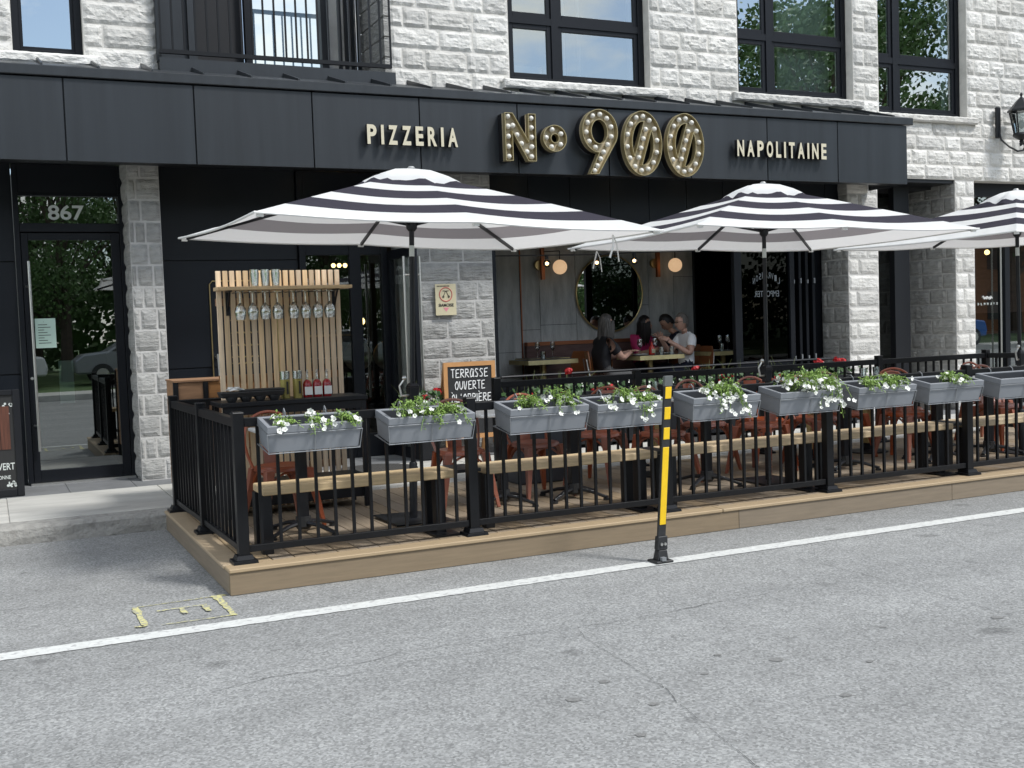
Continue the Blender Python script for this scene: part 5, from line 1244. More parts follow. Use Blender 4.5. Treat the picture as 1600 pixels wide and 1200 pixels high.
for z in (.125,): 
    for x in (3.925, 3.952): MB().disc((x, 6.157, z), .010, 12, 'y', .008).build('bolt', silver_m, t)
MB().box(3.905, 3.935, 6.125, 6.155, .021, .045).build('bolt_plate', wire_m, t)

# ------------------------------------------------------------------ lantern
t = thing('wall_lantern', (13.37, 11.6, 3.8), 'ornate black coach lantern on a scroll bracket at the top right', 'wall lamp')
LX, LY = 13.40, 11.36
def hexr(r, z, n=6): return [(LX+r*math.cos(2*PI*k/n+.3), LY+r*math.sin(2*PI*k/n+.3), z) for k in range(n)]
MB().lathe([(.0, .52), (.012, .51), (.022, .485), (.01, .46), (.03, .44), (.075, .40), (.15, .31), (.19, .275), (.19, .255), (.16, .25)], (LX, LY, 4.08), 6).build('roof', black_steel, t)
a_, b_ = hexr(.095, 4.02), hexr(.155, 4.325)
g = MB(); g.add(a_+b_, [(k, (k+1) % 6, 6+(k+1) % 6, 6+k) for k in range(6)]); g.build('glass_panel', glass('lantern_glass', .15, (.75, .8, .8)), t, fix=False)
g = MB()
for k in range(6): g.beam(a_[k], b_[k], .014)
g.build('cage', black_steel, t)
MB().lathe([(.11, .03), (.125, .0), (.09, -.03), (.05, -.055), (.025, -.07), (.035, -.09), (.012, -.115), (.02, -.13), (.0, -.145)], (LX, LY, 4.0), 12).build('base_bowl', black_steel, t, smooth=True)
MB().sphere((LX, LY, 4.15), .04, 10, 8, (1, 1, 1.6)).build('candle_bulb', vinyl_m, t, smooth=True)
sp = []
for k in range(34): a = -PI*.15-k*.19; r = .115-.0028*k; sp.append((LX-.02+r*math.cos(a)*1.2-.03*(k < 10)*0, LY, 3.87-.0+r*math.sin(a)))
MB().tube([(LX-.22, 11.56, 4.1), (LX-.24, 11.5, 3.95), (LX-.2, 11.4, 3.84), (LX-.08, LY, 3.775), (LX+.03, LY, 3.79), (LX+.07, LY, 3.85), (LX+.03, LY, 3.90), (LX-.03, LY, 3.885), (LX-.02, LY, 3.85)], .014, 8).build('scroll_bracket', black_steel, t, smooth=True)
MB().frustum((LX-.23, 11.565, 3.98), .04, .025, (LX-.23, 11.565, 4.42), .04, .025).build('back_plate', black_steel, t, bevel=.012)

# ------------------------------------------------------------------ geranium troughs under the restaurant window
def geranium(c, hh, nleaf, heads, label, seed, grasses=0, whites=0):
    q = random.Random(seed); t = thing('geranium_plant', c, label, 'plant', 'red geraniums under the restaurant window'); b = Vector(c)
    vs, fs = [], []
    for i in range(nleaf):
        p = Vector((q.gauss(0, .14), q.gauss(-.02, .09), q.uniform(0, hh)))
        n = 6; d = Vector((q.gauss(0, .5), q.gauss(-.5, .5), q.uniform(.3, 1))).normalized(); a1 = d.orthogonal().normalized(); a2 = d.cross(a1); k = len(vs); r = q.uniform(.018, .035)
        vs += [p+a1*r*math.cos(2*PI*j/n)+a2*r*math.sin(2*PI*j/n)+d*(.004 if j % 2 else 0) for j in range(n)]; fs.append(tuple(range(k, k+n)))
    me = bpy.data.meshes.new('foliage'); me.from_pydata(vs, [], fs); me.materials.append(gleaf_m); link('foliage', me, t)
    for (x, z) in heads:
        vs, fs = [], []; h0 = Vector((x, -.06+q.uniform(-.04, .04), z))
        for i in range(34):
            d = Vector((q.gauss(0, 1), q.gauss(-.3, 1), q.gauss(.2, 1))).normalized(); p = h0+Vector((d.x*1.2, d.y, d.z*.8))*q.uniform(.02, .052); a1 = d.orthogonal().normalized(); a2 = d.cross(a1); k = len(vs); r = .019
            vs += [p+a1*r*math.cos(2*PI*j/5)+a2*r*math.sin(2*PI*j/5) for j in range(5)]; fs.append(tuple(range(k, k+5)))
        me = bpy.data.meshes.new('flower_head'); me.from_pydata(vs, [], fs); me.materials.append(red_m); link('flower_head', me, t)
        MB().tube([b+Vector((x, -.03, 0)), b+h0], .003, 4).build('stem', gleaf_m, t)
    g = MB()
    for i in range(grasses):
        x = q.uniform(-.3, .3); dx, dy = q.gauss(0, .09), q.gauss(0, .05); z = q.uniform(.18, .32)
        g.tube([b+Vector((x, 0, 0)), b+Vector((x+dx*.4, dy*.4, z*.7)), b+Vector((x+dx, dy, z))], [.003, .0025, .001], 3)
    if grasses: g.build('grass_blades', grass_m, t, fix=False)
    for i in range(whites):
        o = bpy.data.objects.new('small_blossom', blossoms[i % 3]); C.objects.link(o); o.parent = t; o.location = (q.uniform(-.35, .35), q.uniform(-.12, 0), hh+q.uniform(-.06, .06)); o.rotation_euler = (1.3, 0, q.uniform(-1, 1)); o.scale = (.7, .7, .7)
tz = [(5.35, 6.55), (6.57, 7.77), (7.79, 8.99), (9.01, 10.21)]
for i, (a, b) in enumerate(tz):
    t = thing('flower_trough', ((a+b)/2, 11.3, .158), '%s black flower trough below the restaurant opening' % ('leftmost', 'second', 'third', 'rightmost')[i], 'planter', 'black flower troughs')
    MB().box(a, b, 11.14, 11.16, .20, .80).box(a, b, 11.44, 11.46, .20, .80).box(a, a+.02, 11.16, 11.44, .20, .80).box(b-.02, b, 11.16, 11.44, .20, .80).build('trough', black_steel, t, bevel=.003)
    bx('soil_surface', soil_m, t, a+.02, b-.02, 11.16, 11.44, .70, .76)
    for x in (a+.05, b-.09): bx('foot', black_steel, t, x, x+.04, 11.2, 11.4, .158, .2)
tag(MB().tube([(5.3, 11.6, .99), (10.3, 11.6, .99)], .016, 8).tube([(5.3, 11.6, .91), (10.3, 11.6, .91)], .018, 8).build('sill_rail', black_steel, None), 'black double sill rail along the restaurant opening', 'rail')
geranium((5.5, 11.28, .76), .10, 60, [(0, .02)], 'small geranium beside the chalkboard, at the left end of the troughs', 1, grasses=10)
geranium((5.95, 11.28, .76), .12, 90, [(-.03, .02), (.0, .28)], 'geranium with one tall red head above the railing', 2, grasses=14)
geranium((6.38, 11.28, .76), .12, 90, [(-.08, .04), (.05, .02), (.12, .06)], 'geranium with three low red heads behind the turned chair', 3, whites=14)
geranium((7.1, 11.28, .76), .13, 120, [], 'flowerless geranium foliage with tiny white flowers left of the delineator', 4, whites=34)
geranium((7.75, 11.28, .76), .13, 110, [(-.04, .22)], 'geranium foliage with one red head right of the delineator', 5, grasses=14, whites=12)
geranium((8.15, 11.28, .76), .13, 90, [(-.12, .05), (-.05, .10), (.06, .09)], 'geranium with a cluster of red heads above the fifth planter', 6, grasses=8)
geranium((8.9, 11.28, .76), .13, 80, [(-.1, .06), (.1, .05)], 'geranium behind the middle umbrella pole', 7, grasses=10)
geranium((9.55, 11.28, .76), .15, 90, [(.0, .22), (.07, .20), (-.22, .05)], 'geranium with two red heads at the folded glass leaves', 8, whites=5)
geranium((9.95, 11.28, .76), .16, 70, [(-.12, .23), (-.03, .21)], 'geranium with red heads in front of the right pillar', 9)
t = thing('flower_pot', (4.28, 11.35, .158), 'black pot with geranium left of the chalkboard', 'pot')
MB().frustum((4.28, 11.35, .158), .10, .10, (4.28, 11.35, .70), .15, .13).build('pot', black_steel, t, bevel=.01)
geranium((4.27, 11.3, .70), .2, 110, [(-.03, .13), (-.12, .02), (.12, .2)], 'geranium in the pot left of the chalkboard', 10, grasses=16)

# ------------------------------------------------------------------ restaurant furniture
t = thing('banquette', (8.1, 13.75, FZ), 'wooden banquette along the concrete wall', 'bench')
bx('back_panel', banq_m, t, 6.71, 9.48, 13.80, 13.88, FZ+.3, 1.28); bx('back_cap', copper_m, t, 6.71, 9.48, 13.78, 13.88, 1.281, 1.33); bx('seat', banq_m, t, 6.71, 9.48, 13.40, 13.80, FZ, FZ+.45)
TT = FZ+.75
def dining(x0, x1, y0, y1, lab):
    t = thing('dining_table', ((x0+x1)/2, (y0+y1)/2, FZ), lab, 'table', 'brass-edged dining tables')
    bx('table_top', tabledark, t, x0+.004, x1-.004, y0+.004, y1-.004, TT-.05, TT+.001)
    MB().box(x0, x1, y0, y0+.004, TT-.055, TT).box(x0, x1, y1-.004, y1, TT-.055, TT).box(x0, x0+.004, y0+.004, y1-.004, TT-.055, TT).box(x1-.004, x1, y0+.004, y1-.004, TT-.055, TT).build('brass_edge', brass_edge, t)
    MB().lathe([(.22, 0), (.22, .015), (.04, .04), (.035, .69)], ((x0+x1)/2, (y0+y1)/2, FZ), 20).build('pedestal', brass_m, t, smooth=True)
dining(6.15, 6.86, 12.62, 13.2, 'brass-edged table left of the woman in black'); dining(6.5, 7.1, 13.3, 13.75, 'brass-edged table against the banquette at the left')
dining(7.62, 8.30, 12.35, 12.95, 'brass-edged table between the two grey-haired diners'); dining(8.90, 9.70, 12.58, 13.2, 'brass-edged table to the right of the man in white')
dining(8.0, 8.6, 13.05, 13.5, 'table of the woman in pink, mostly hidden behind the front diners')
def make_wood_chair():
    t = thing('wooden_chair', (0, 0, 0), 'x', 'chair')        # faces +X
    st = MB(); vs = []; fs = []; nU, nV = 8, 6
    for j in range(nV+1):
        for i in range(nU+1):
            u = i/nU*2-1; v = j/nV; w_ = .20*(1-.25*abs(v*2-1)**2.5); a = u*.75
            vs.append((-.19-.03*v+.05*(1-math.cos(a)), math.sin(a)*w_*1.25, .52+.31*v))
    k0 = len(vs); vs += [(x-.012, y, z) for x, y, z in vs]
    for j in range(nV):
        for i in range(nU): q = j*(nU+1)+i; fs += [(q, q+1, q+nU+2, q+nU+1), (k0+q, k0+q+nU+1, k0+q+nU+2, k0+q+1)]
    bd = [i for i in range(nU+1)]+[j*(nU+1)+nU for j in range(1, nV+1)]+[nV*(nU+1)+i for i in range(nU-1, -1, -1)]+[j*(nU+1) for j in range(nV-1, 0, -1)]
    for i in range(len(bd)): a, b = bd[i], bd[(i+1) % len(bd)]; fs.append((b, a, k0+a, k0+b))
    st.add(vs, fs).build('backrest', brownch_m, t, smooth=True)
    MB().frustum((.0, 0, .43), .19, .19, (0, 0, .455), .20, .20).build('seat', brownch_m, t, bevel=.008)
    for s in (-1, 1):
        MB().tube([(-.235, s*.19, .0), (-.19, s*.17, .43), (-.235, s*.13, .74)], .010, 8).build('leg', silver_m, t, smooth=True); MB().tube([(.2, s*.19, .0), (.15, s*.16, .43)], .010, 8).build('leg', silver_m, t, smooth=True)
    return t
wc = make_wood_chair()
for i, (x, y, r, lab) in enumerate(((6.98, 13.05, 3.5, 'walnut chair at the left table, further back of the pair'), (7.13, 12.72, 3.6, 'walnut chair at the left table, nearer of the pair'), (7.13, 12.45, -.35, 'walnut chair on which the woman in black sits'),
     (8.70, 12.72, 3.1, 'walnut chair of the man in white'), (9.28, 13.4, -1.6, 'walnut chair behind the right brass-edged table'), (9.86, 12.85, 3.1, 'walnut chair at the right end of the right brass-edged table'), (8.90, 13.2, .3, 'walnut chair behind the man in white'))):
    o = wc if i == 0 else copy_tree(wc, (0, 0, 0))
    o.location = (x, y, FZ); o.rotation_euler = (0, 0, r); o['label'] = lab; o['group'] = 'walnut restaurant chairs'
def setglass(x, y, lab, kind=0):
    z = TT+.003
    if kind == 0: tag(MB().lathe([(.034, 0), (.034, .003), (.005, .008), (.004, .09), (.03, .12), (.038, .15), (.03, .21)], (x, y, z), 12).build('wine_glass', glass_bright, None, smooth=True), lab, 'wine glass', 'wine glasses on the dining tables')
    else: tag(MB().lathe([(0, .004), (.032, .004), (.038, .10), (.034, .10), (.03, 0), (0, 0)], (x, y, z), 12).build('tumbler', glass_bright, None, smooth=True), lab, 'glass', 'tumblers on the dining tables')
setglass(6.72, 13.5, 'left wine glass on the banquette table'); setglass(6.95, 13.5, 'right wine glass on the banquette table'); setglass(6.55, 13.0, 'tumbler on the left brass-edged table', 1)
setglass(7.85, 12.72, 'tall glass left of the red bottle'); setglass(8.12, 12.78, 'wine glass in front of the woman in pink'); setglass(8.02, 12.47, 'tumbler near the front edge of the diners\' table', 1); setglass(8.2, 12.5, 'tumbler right of the centre of the diners\' table', 1)
setglass(9.22, 12.85, 'left wine glass on the right table'); setglass(9.38, 12.88, 'right wine glass on the right table'); setglass(9.16, 12.72, 'left tumbler on the right table', 1); setglass(9.48, 12.74, 'right tumbler on the right table', 1)
t = thing('sauce_bottle', (7.97, 12.62, TT), 'squat red bottle on the table between the diners', 'bottle')
MB().lathe([(0, 0), (.04, 0), (.042, .09), (.016, .125), (.013, .165), (.017, .17), (0, .172)], (7.97, 12.62, TT+.003), 14).build('body', mat('bright_red_sauce', (.5, .03, .02), .2), t, smooth=True)
MB().box(7.945, 7.995, 12.574, 12.579, TT+.025, TT+.08).build('label_paper', sign_cream, t)
for i, (x, y) in enumerate(((7.75, 12.55), (9.06, 12.8), (9.58, 12.8), (8.15, 12.62))):
    tag(MB().lathe([(0, .002), (.07, .003), (.10, .015), (.10, .018), (.0, .008)], (x, y, TT+.002), 20).build('plate', white_m, None, smooth=True), ('plate in front of the woman in black', 'left white plate on the right table', 'right white plate on the right table', 'plate beside the right tumbler on the diners\' table')[i], 'plate', 'white plates')

# ------------------------------------------------------------------ people
skin_m = mat('skin', (.60, .36, .27), .5, var=.08, vscale=30); skin_t = mat('skin_tan', (.48, .27, .18), .5, var=.08, vscale=30)
def person(loc, rz, label, J, shirt, trousers, hairm, hair='short', skin=None, sleeve=.45, glasses=False, head_yaw=0, head_pitch=0, spread=0, scoop=.0):
    skin = skin or skin_m
    t = thing('person', (0, 0, 0), label, 'person', None, rz)
    P = dict(pel=(0, 0, .53), sp=(-.01, 0, .70), ch=(.0, 0, .90), nk=(.015, 0, 1.035), hb=(.03, 0, 1.10),
             hipL=(.06, .09, .52), knL=(.44, .12, .50), anL=(.42, .12, .09), toL=(.56, .13, .035), hipR=(.06, -.09, .52), knR=(.44, -.12, .50), anR=(.42, -.12, .09), toR=(.56, -.13, .035),
             shL=(.0, .165, .975), shR=(.0, -.165, .975), elL=(.10, .22, .74), wrL=(.34, .14, .80), elR=(.10, -.22, .74), wrR=(.34, -.14, .80)); P.update({k_: v_ for k_, v_ in J.items() if k_[:2] != 'up'})
    Rr = dict(pel=(.15, .13), sp=(.13, .115), ch=(.15, .12), nk=(.055, .055), hb=(.052, .052), hipL=(.10, .095), hipR=(.10, .095), knL=(.065, .065), knR=(.065, .065), anL=(.04, .04), anR=(.04, .04), toL=(.035, .03), toR=(.035, .03),
              shL=(.07, .07), shR=(.07, .07), elL=(.045, .045), elR=(.045, .045), wrL=(.028, .026), wrR=(.028, .026))
    E = [('pel', 'sp'), ('sp', 'ch'), ('ch', 'nk'), ('nk', 'hb')]+[e for s in 'LR' for e in (('pel', 'hip'+s), ('hip'+s, 'kn'+s), ('kn'+s, 'an'+s), ('an'+s, 'to'+s), ('ch', 'sh'+s), ('sh'+s, 'el'+s), ('el'+s, 'wr'+s))]
    names = list(P); vs = [Vector(P[n]) for n in names]; ix = {n: i for i, n in enumerate(names)}; es = [(ix[a], ix[b]) for a, b in E]; rad = [Rr[n] for n in names]; roots = [ix['pel']]
    for s in 'LR':
        w = Vector(P['wr'+s]); d = (w-Vector(P['el'+s])).normalized(); up = Vector(J.get('up'+s, (0, 0, 1))); side = d.cross(up).normalized()
        if s == 'L': side = -side
        palm = w+d*.055; vs.append(palm); rad.append((.034, .018)); es.append((ix['wr'+s], len(vs)-1)); pi_ = len(vs)-1
        nrm = side.cross(d)
        for f, (o, L_, an) in enumerate(((-.027, .062, -.2), (-.009, .075, -.06), (.009, .072, .06), (.026, .058, .2))):
            a = palm+side*o*1.0; dd = (d+side*(an*(1+spread*2))+Vector((0, 0, -.15))).normalized(); b = palm+d*.035+side*o*1.2; c1 = b+dd*L_*.55; c2 = c1+(dd+Vector((0, 0, -.35))).normalized()*L_*.45
            k = len(vs); vs += [a, b, c1, c2]; rad += [(.012, .012), (.0105, .0105), (.0095, .0095), (.008, .008)]; es += [(k, k+1), (k+1, k+2), (k+2, k+3)]; roots.append(k)
        a = w+d*.03-side*.012; b = a-side*.032+d*.02; c1 = b-side*.012+d*.035+Vector((0, 0, .01)); k = len(vs); vs += [a, b, c1]; rad += [(.013, .013), (.012, .012), (.009, .009)]; es += [(k, k+1), (k+1, k+2)]; roots.append(k)
    me = bpy.data.meshes.new('body'); me.from_pydata([tuple(v) for v in vs], es, []); ob = bpy.data.objects.new('tmpbody', me); C.objects.link(ob)
    md = ob.modifiers.new('s', 'SKIN'); md.use_smooth_shade = True; md.branch_smoothing = .6
    if not me.skin_vertices: return t
    for i, sv in enumerate(me.skin_vertices[0].data): sv.radius = rad[i]; sv.use_root = i in roots
    sb = ob.modifiers.new('u', 'SUBSURF'); sb.levels = 2; sb.render_levels = 2
    dg = bpy.context.evaluated_depsgraph_get(); bme = bpy.data.meshes.new_from_object(ob.evaluated_get(dg)); bpy.data.objects.remove(ob)
    # head
    H = Matrix.Translation(Vector(P['hb'])+Vector((.028, 0, .088))) @ Euler((0, head_pitch, head_yaw)).to_matrix().to_4x4() @ Matrix.Scale(.95, 4)
    hv, hf = [], []; nu, nv = 28, 20
    for j in range(nv+1):
        th = PI*j/nv
        for i in range(nu):
            a = 2*PI*i/nu; x, y, z = math.sin(th)*math.cos(a), math.sin(th)*math.sin(a), math.cos(th)
            X, Y, Z = x*.094, y*.074, z*.118
            if z < 0: k = 1+z*.32; Y *= k; X = X*(1+z*.15)+(.012*(-z) if x > 0 else .03*(-z)*0)
            if x > 0:
                fx = math.exp(-((y/.16)**2)); X += .024*fx*math.exp(-((z+.20)/.15)**2)       # nose
                X -= .010*math.exp(-((abs(y)-.38)/.17)**2)*math.exp(-((z-.05)/.13)**2)           # eye sockets
                X += .008*fx*math.exp(-((z+.50)/.08)**2)+.010*math.exp(-((y/.3)**2))*math.exp(-((z+.82)/.16)**2)     # lips, chin
            if abs(y) > .85 and abs(z+.1) < .28 and abs(x+.05) < .35: Y *= 1.12
            hv.append((X, Y, Z))
    for j in range(nv):
        for i in range(nu): q = (i+1) % nu; hf.append((j*nu+i, (j+1)*nu+i, (j+1)*nu+q, j*nu+q))
    bm = bmesh.new(); bm.from_mesh(bme); k0 = [bm.verts.new(H @ Vector(v)) for v in hv]
    for f in hf:
        try: bm.faces.new([k0[i] for i in f])
        except ValueError: pass
    bmesh.ops.remove_doubles(bm, verts=bm.verts, dist=1e-5); bmesh.ops.recalc_face_normals(bm, faces=bm.faces)
    # clothing: shell lifted off the body
    segs = [(a, b, Vector(P[a]), Vector(P[b])) for a, b in E]
    def classify(p):
        best = None
        for a, b, A, B in segs:
            ab_ = B-A; u = max(0, min(1, (p-A).dot(ab_)/ab_.length_squared)); d = (p-(A+ab_*u)).length-(.0 if a[:2] in ('sh', 'el') else .03)
            if best is None or d < best[0]: best = (d, a, b, u)
        return best[1:]
    bm.normal_update(); cv, cf, tv, tf = {}, [], {}, []
    for f in bm.faces:
        c = f.calc_center_median(); a, b, u = classify(c)
        ish = False; itr = False
        if c.z > P['hb'][2]-.01 and a in ('nk',): pass
        elif a in ('pel', 'hipL', 'hipR', 'knL', 'knR') and not b[:2] in ('sp', 'to'): itr = c.z > .10
        elif a in ('pel', 'sp') or (a == 'ch' and b[:2] == 'sh') or (a == 'ch' and b == 'nk' and u < .85-scoop*(c.x > 0)): ish = True
        elif a[:2] == 'sh': ish = u < sleeve
        if itr or ish:
            V_, F_ = (cv, cf) if ish else (tv, tf); idx = []
            for v in f.verts:
                if v not in V_: V_[v] = len(V_)
                idx.append(V_[v])
            F_.append(tuple(idx))
    def shell(V_, F_, name, m_, off):
        if not F_: return
        pts = [None]*len(V_)
        for v, i in V_.items():
            w_ = noise.noise(v.co*14)*.006+noise.noise(v.co*30)*.003; pts[i] = tuple(v.co+v.normal*(off+w_))
        me_ = bpy.data.meshes.new(name); me_.from_pydata(pts, [], F_); me_.materials.append(m_); link(name, me_, t, smooth=True)
    shell(cv, cf, 'shirt', shirt, .012); shell(tv, tf, 'trousers', trousers, .009)
    bm.to_mesh(bme); bm.free(); bme.name = 'body'; bme.materials.clear(); bme.materials.append(skin)
    body = link('body', bme, t, smooth=True)
    def hp(x, y, z): return H @ Vector((x, y, z))
    for s in (-1, 1):
        MB().sphere(tuple(hp(.079, s*.028, .006)), .0095, 10, 6).build('eye', ink_m, t, smooth=True)
        MB().tube([hp(.088, s*.014, .028), hp(.086, s*.03, .034), hp(.074, s*.046, .028)], .0028, 5).build('eyebrow', hairm, t)
    MB().tube([hp(.089, -.020, -.058), hp(.098, 0, -.056), hp(.089, .020, -.058)], [.003, .0055, .003], 6).build('lips', sign_red if hair == 'long_dark' else mat('lip', (.35, .13, .11), .5), t)
    if glasses:
        g_ = MB()
        for s in (-1, 1):
            g_.tube([hp(.101+.004*math.cos(a), s*.031+.021*math.cos(a), .004+.016*math.sin(a)) for a in [2*PI*i/14 for i in range(14)]], .002, 5, closed=True).tube([hp(.098, s*.052, .008), hp(.02, s*.080, .010)], .002, 5)
        g_.tube([hp(.103, -.01, .006), hp(.103, .01, .006)], .002, 5); g_.build('glasses', ink_m, t)
    # hair
    vs2, fs2 = [], []; long_ = hair.startswith('long')
    for j in range(nv+1):
        th = PI*j/nv
        for i in range(nu):
            a = 2*PI*i/nu; x, y, z = math.sin(th)*math.cos(a), math.sin(th)*math.sin(a), math.cos(th)
            g_ = 1.13+.05*noise.noise((a*3.2, th*3, 1))+(.05 if long_ else 0)
            vs2.append(tuple(H @ Vector((x*.094*g_-.006, y*.076*g_*(1.08 if long_ else 1.0), z*.118*g_+.003))))
    for j in range(nv):
        for i in range(nu):
            q = (i+1) % nu; a = 2*PI*(i+.5)/nu; th = PI*(j+.5)/nv; x, z = math.sin(th)*math.cos(a), math.cos(th)
            keep = (z > .62-.25*(x < .3)) or (x < .12 and z > -.15-(.45 if x < -.3 else 0)) or (long_ and x < .30 and z > -.9)
            if keep: fs2.append((j*nu+i, (j+1)*nu+i, (j+1)*nu+q, j*nu+q))
    me_ = bpy.data.meshes.new('hair'); me_.from_pydata(vs2, [], fs2); me_.materials.append(hairm); hr = link('hair', me_, t, smooth=True)
    if long_:
        q = random.Random(int(loc[0]*100)); lk = MB(); LL = {'long_grey': .27, 'long_dark': .30}[hair]
        for i in range(60):
            a = q.uniform(.62, 2*PI-.62); r0 = Vector((math.cos(a)*.098, math.sin(a)*.088, q.uniform(-.02, .05))); bend = q.uniform(.9, 1.25)
            pts = [H @ r0, H @ Vector((r0.x*1.05, r0.y*1.12, r0.z-LL*.35)), H @ Vector((r0.x*.95*bend-.01, r0.y*1.05*bend, r0.z-LL*.7)), H @ Vector((r0.x*.8-.02, r0.y*.95, r0.z-LL*q.uniform(.85, 1.05)))]
            lk.tube(pts, [.015, .017, .014, .004], 6)
        lk.build('hair_locks', hairm, hr, smooth=True)
    t.location = loc
    return t
hair_g = mat('grey_hair', (.085, .078, .07), .6, var=.5, vscale=60, warp=(1, 1, .15)); hair_d = mat('dark_hair', (.012, .009, .008), .5, var=.4, vscale=60, warp=(1, 1, .15)); hair_s = mat('silver_hair', (.15, .135, .12), .6, var=.4, vscale=60)
cl_black = mat('black_knit', (.012, .012, .015), .8); cl_white = mat('white_tee', (.88, .89, .90), .8); cl_pink = mat('magenta_top', (.40, .015, .10), .7); cl_navy = mat('navy_cloth', (.012, .016, .035), .8); cl_grey = mat('grey_trousers', (.10, .10, .10), .8)
person((7.13, 12.50, FZ), 0, 'woman with long grey hair and glasses in a black top, hands folded on the table', dict(hb=(.06, 0, 1.09), nk=(.035, 0, 1.03), elR=(.20, -.20, .735), wrR=(.40, -.05, .80), elL=(.20, .20, .735), wrL=(.40, .02, .80), shR=(.02, -.165, .965), shL=(.02, .165, .965)), cl_black, cl_grey, hair_g, 'long_grey', sleeve=.62, glasses=True, head_yaw=.05)
person((8.56, 12.68, FZ), PI-.12, 'man with short grey hair and glasses in a white T-shirt, gesturing with both hands', dict(hb=(.04, 0, 1.08), elL=(.06, .22, .74), wrL=(.27, .10, .90), elR=(.18, -.16, .76), wrR=(.36, -.04, .95), upL=(0, .6, 1), upR=(0, -.6, 1)), cl_white, cl_navy, hair_s, 'short', sleeve=.55, glasses=True, head_pitch=.08, spread=.6)
person((8.30, 13.42, FZ), -1.15, 'woman with long dark hair in a magenta top, facing right', dict(hb=(.04, 0, 1.06), nk=(.02, 0, 1.01)), cl_pink, cl_navy, hair_d, 'long_dark', skin=skin_t, sleeve=.95, head_yaw=.55)
person((8.88, 13.30, FZ), PI-.3, 'dark-haired diner in navy bowed over behind the man in white', dict(hb=(.17, 0, 1.08), nk=(.10, 0, 1.03), ch=(.05, 0, .90), shL=(.05, .16, .97), shR=(.05, -.16, .97)), cl_navy, cl_navy, hair_d, 'short', skin=skin_t, sleeve=.95, head_pitch=.7)

# ------------------------------------------------------------------ across the street (seen in the glass)
def make_tree(hh, cr, seed):
    q = random.Random(seed); t = thing('street_tree', (0, 0, 0), 'x', 'tree')
    tk = MB().tube([(0, 0, 0), (.05, .03, hh*.25), (-.05, .05, hh*.5), (.05, 0, hh*.85)], [.2, .15, .11, .03], 8)
    cl_ = []
    for i in range(26):
        a = q.uniform(0, 2*PI); z = q.uniform(.33, 1.0)*hh; r = cr*math.sin(PI*min(1, max(.08, (z/hh-.25)/.78)))**.6*q.uniform(.3, 1); c = Vector((r*math.cos(a), r*math.sin(a), z)); cl_.append((c, q.uniform(.6, 1.1)*cr*.42))
        tk.tube([(0, 0, z*.55), tuple(c*.5+Vector((0, 0, z*.3))), tuple(c)], [.07, .04, .012], 5)
    tk.build('trunk', trunk_m, t, smooth=True)
    vs, fs = [], []
    for c, r in cl_:
        for i in range(430):
            d = Vector((q.gauss(0, 1), q.gauss(0, 1), q.gauss(0, .8))); d = d.normalized()*r*q.uniform(.35, 1)**.6; p = c+d; n = Vector((q.gauss(0, 1), q.gauss(0, 1), q.gauss(0, 1))).normalized(); a1 = n.orthogonal().normalized()*q.uniform(.045, .095); a2 = n.cross(a1).normalized()*q.uniform(.03, .065); k = len(vs); vs += [p-a1, p+a2, p+a1, p-a2]; fs.append((k, k+1, k+2, k+3))
    me = bpy.data.meshes.new('crown'); me.from_pydata(vs, [], fs); me.materials.append(leafcol_m); link('crown', me, t); return t
tr = make_tree(8, 3.0, 3)
tpos = [(2.5, -17, 1.1), (-2.5, -19, 1.1), (7.5, -18, 1.0), (12.5, -20, .9), (-8, -18, 1.1), (37.5, -19, 2.0), (43, -22, 2.1), (50, -19, 1.9), (44, -29, 2.2), (53, -26, 1.6), (-14, -17, 1.1)]+[(-15+3.4*i, -24-(i % 3)*1.3, 1.22-.02*(i % 4)) for i in range(11)]+[(22+4.6*i, -30, 1.0) for i in range(4)]
for i, (x, y, s) in enumerate(tpos):
    o = tr if i == 0 else copy_tree(tr, (0, 0, 0))
    o.location = (x, y, .13); o.scale = (s, s, s); o.rotation_euler = (0, 0, i*1.3); o['group'] = 'trees across the street'; o['label'] = ('tall leafy street tree reflected in the right upstairs windows' if s > 1.5 else 'leafy tree across the street reflected in the door glass') if abs(x) < 60 else ''
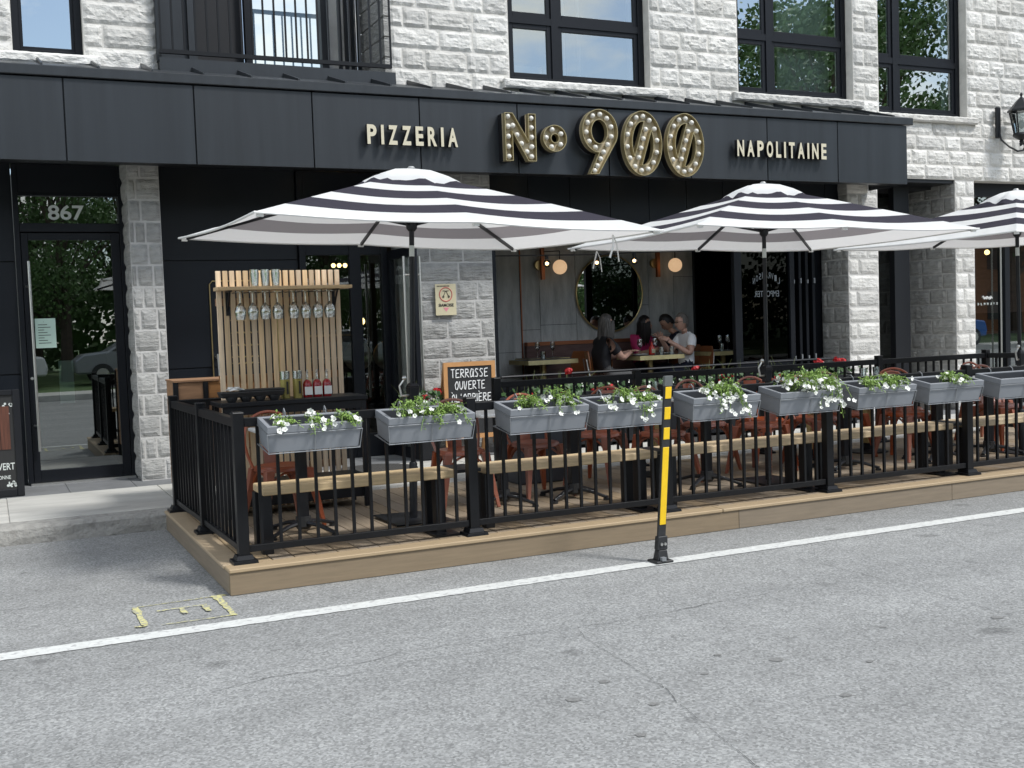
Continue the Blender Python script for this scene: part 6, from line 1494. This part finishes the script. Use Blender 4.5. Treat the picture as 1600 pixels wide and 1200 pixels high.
def make_car():
    t = thing('parked_car', (0, 0, 0), 'x', 'car')
    prof = [(-2.1, .35), (-2.15, .75), (-1.9, .95), (-1.2, 1.02), (-.55, 1.42), (.75, 1.45), (1.45, 1.0), (2.1, .92), (2.2, .6), (2.15, .35)]
    n = len(prof); vs = [(x, y*(.88 if z > 1.1 else .92), z) for y in (-.95, .95) for x, z in prof]
    MB().add(vs, [tuple(range(n))[::-1], tuple(range(n, 2*n))]+[(i, (i+1) % n, n+(i+1) % n, n+i) for i in range(n)]).build('body', carw_m, t, bevel=.05)
    MB().add([(-1.05, s*.9, 1.03) for s in (-1, 1)]+[(-.52, s*.86, 1.38) for s in (-1, 1)]+[(.70, s*.86, 1.40) for s in (-1, 1)]+[(1.3, s*.9, 1.03) for s in (-1, 1)], [(0, 2, 4, 6), (1, 7, 5, 3)]).build('side_window', tabledark, t)
    for x in (-1.35, 1.35):
        for s in (-1, 1):
            wl = MB().disc((x, s*.9-.1, .33), .33, 20, 'y', .2).build('wheel', rubber_m, t); MB().disc((x, s*.9-.11, .33), .19, 16, 'y', .22).build('rim', silver_m, wl)
    return t
vs, fs = [], []; q = random.Random(5)
for i in range(26000):
    p = Vector((q.uniform(-40, 75), q.uniform(-32.5, -30), q.uniform(0, 1)**.8*(4.2+1.3*noise.noise((i*.01, 0, 0))))); n = Vector((q.gauss(0, .6), 1, q.gauss(0, .6))).normalized(); a1 = n.orthogonal().normalized()*q.uniform(.12, .26); a2 = n.cross(a1).normalized()*q.uniform(.1, .2); k = len(vs); vs += [p-a1, p+a2, p+a1, p-a2]; fs.append((k, k+1, k+2, k+3))
me = bpy.data.meshes.new('hedge'); me.from_pydata(vs, [], fs); me.materials.append(leafcol_m)
tag(link('hedge', me), 'dense leafy hedgerow far across the street behind the camera', 'hedge', kind='stuff')
cr = make_car()
for i, (x, y) in enumerate(((-.5, -6.0), (4.6, -6.1), (10.5, -6.0), (33, -6.2))):
    o = cr if i == 0 else copy_tree(cr, (0, 0, 0))
    o.location = (x, -13.5 if i < 3 else -8.5, .14); o['group'] = 'cars parked across the street'; o['label'] = ('white', 'silver', 'grey', 'blue')[i]+' car parked across the street behind the camera'
    for c in children(o):
        if c.name.startswith('body') and i: c.data = c.data.copy(); c.data.materials.clear(); c.data.materials.append((None, cars_m, cars_m, carb_m)[i])
t = thing('brick_house', (52, -22, .13), 'orange brick house across the street, seen in the shop window', 'building')
bx('wall', brick_m, t, 44, 60, -26, -20, .13, 6.5); bx('roof', rubber_m, t, 43.7, 60.3, -26.3, -19.7, 6.5, 6.8)
for x in (46, 49, 52, 55): bx('window', tabledark, t, x, x+1.2, -20.02, -19.97, 3.6, 5.2); bx('window', tabledark, t, x, x+1.2, -20.02, -19.97, .9, 2.4)
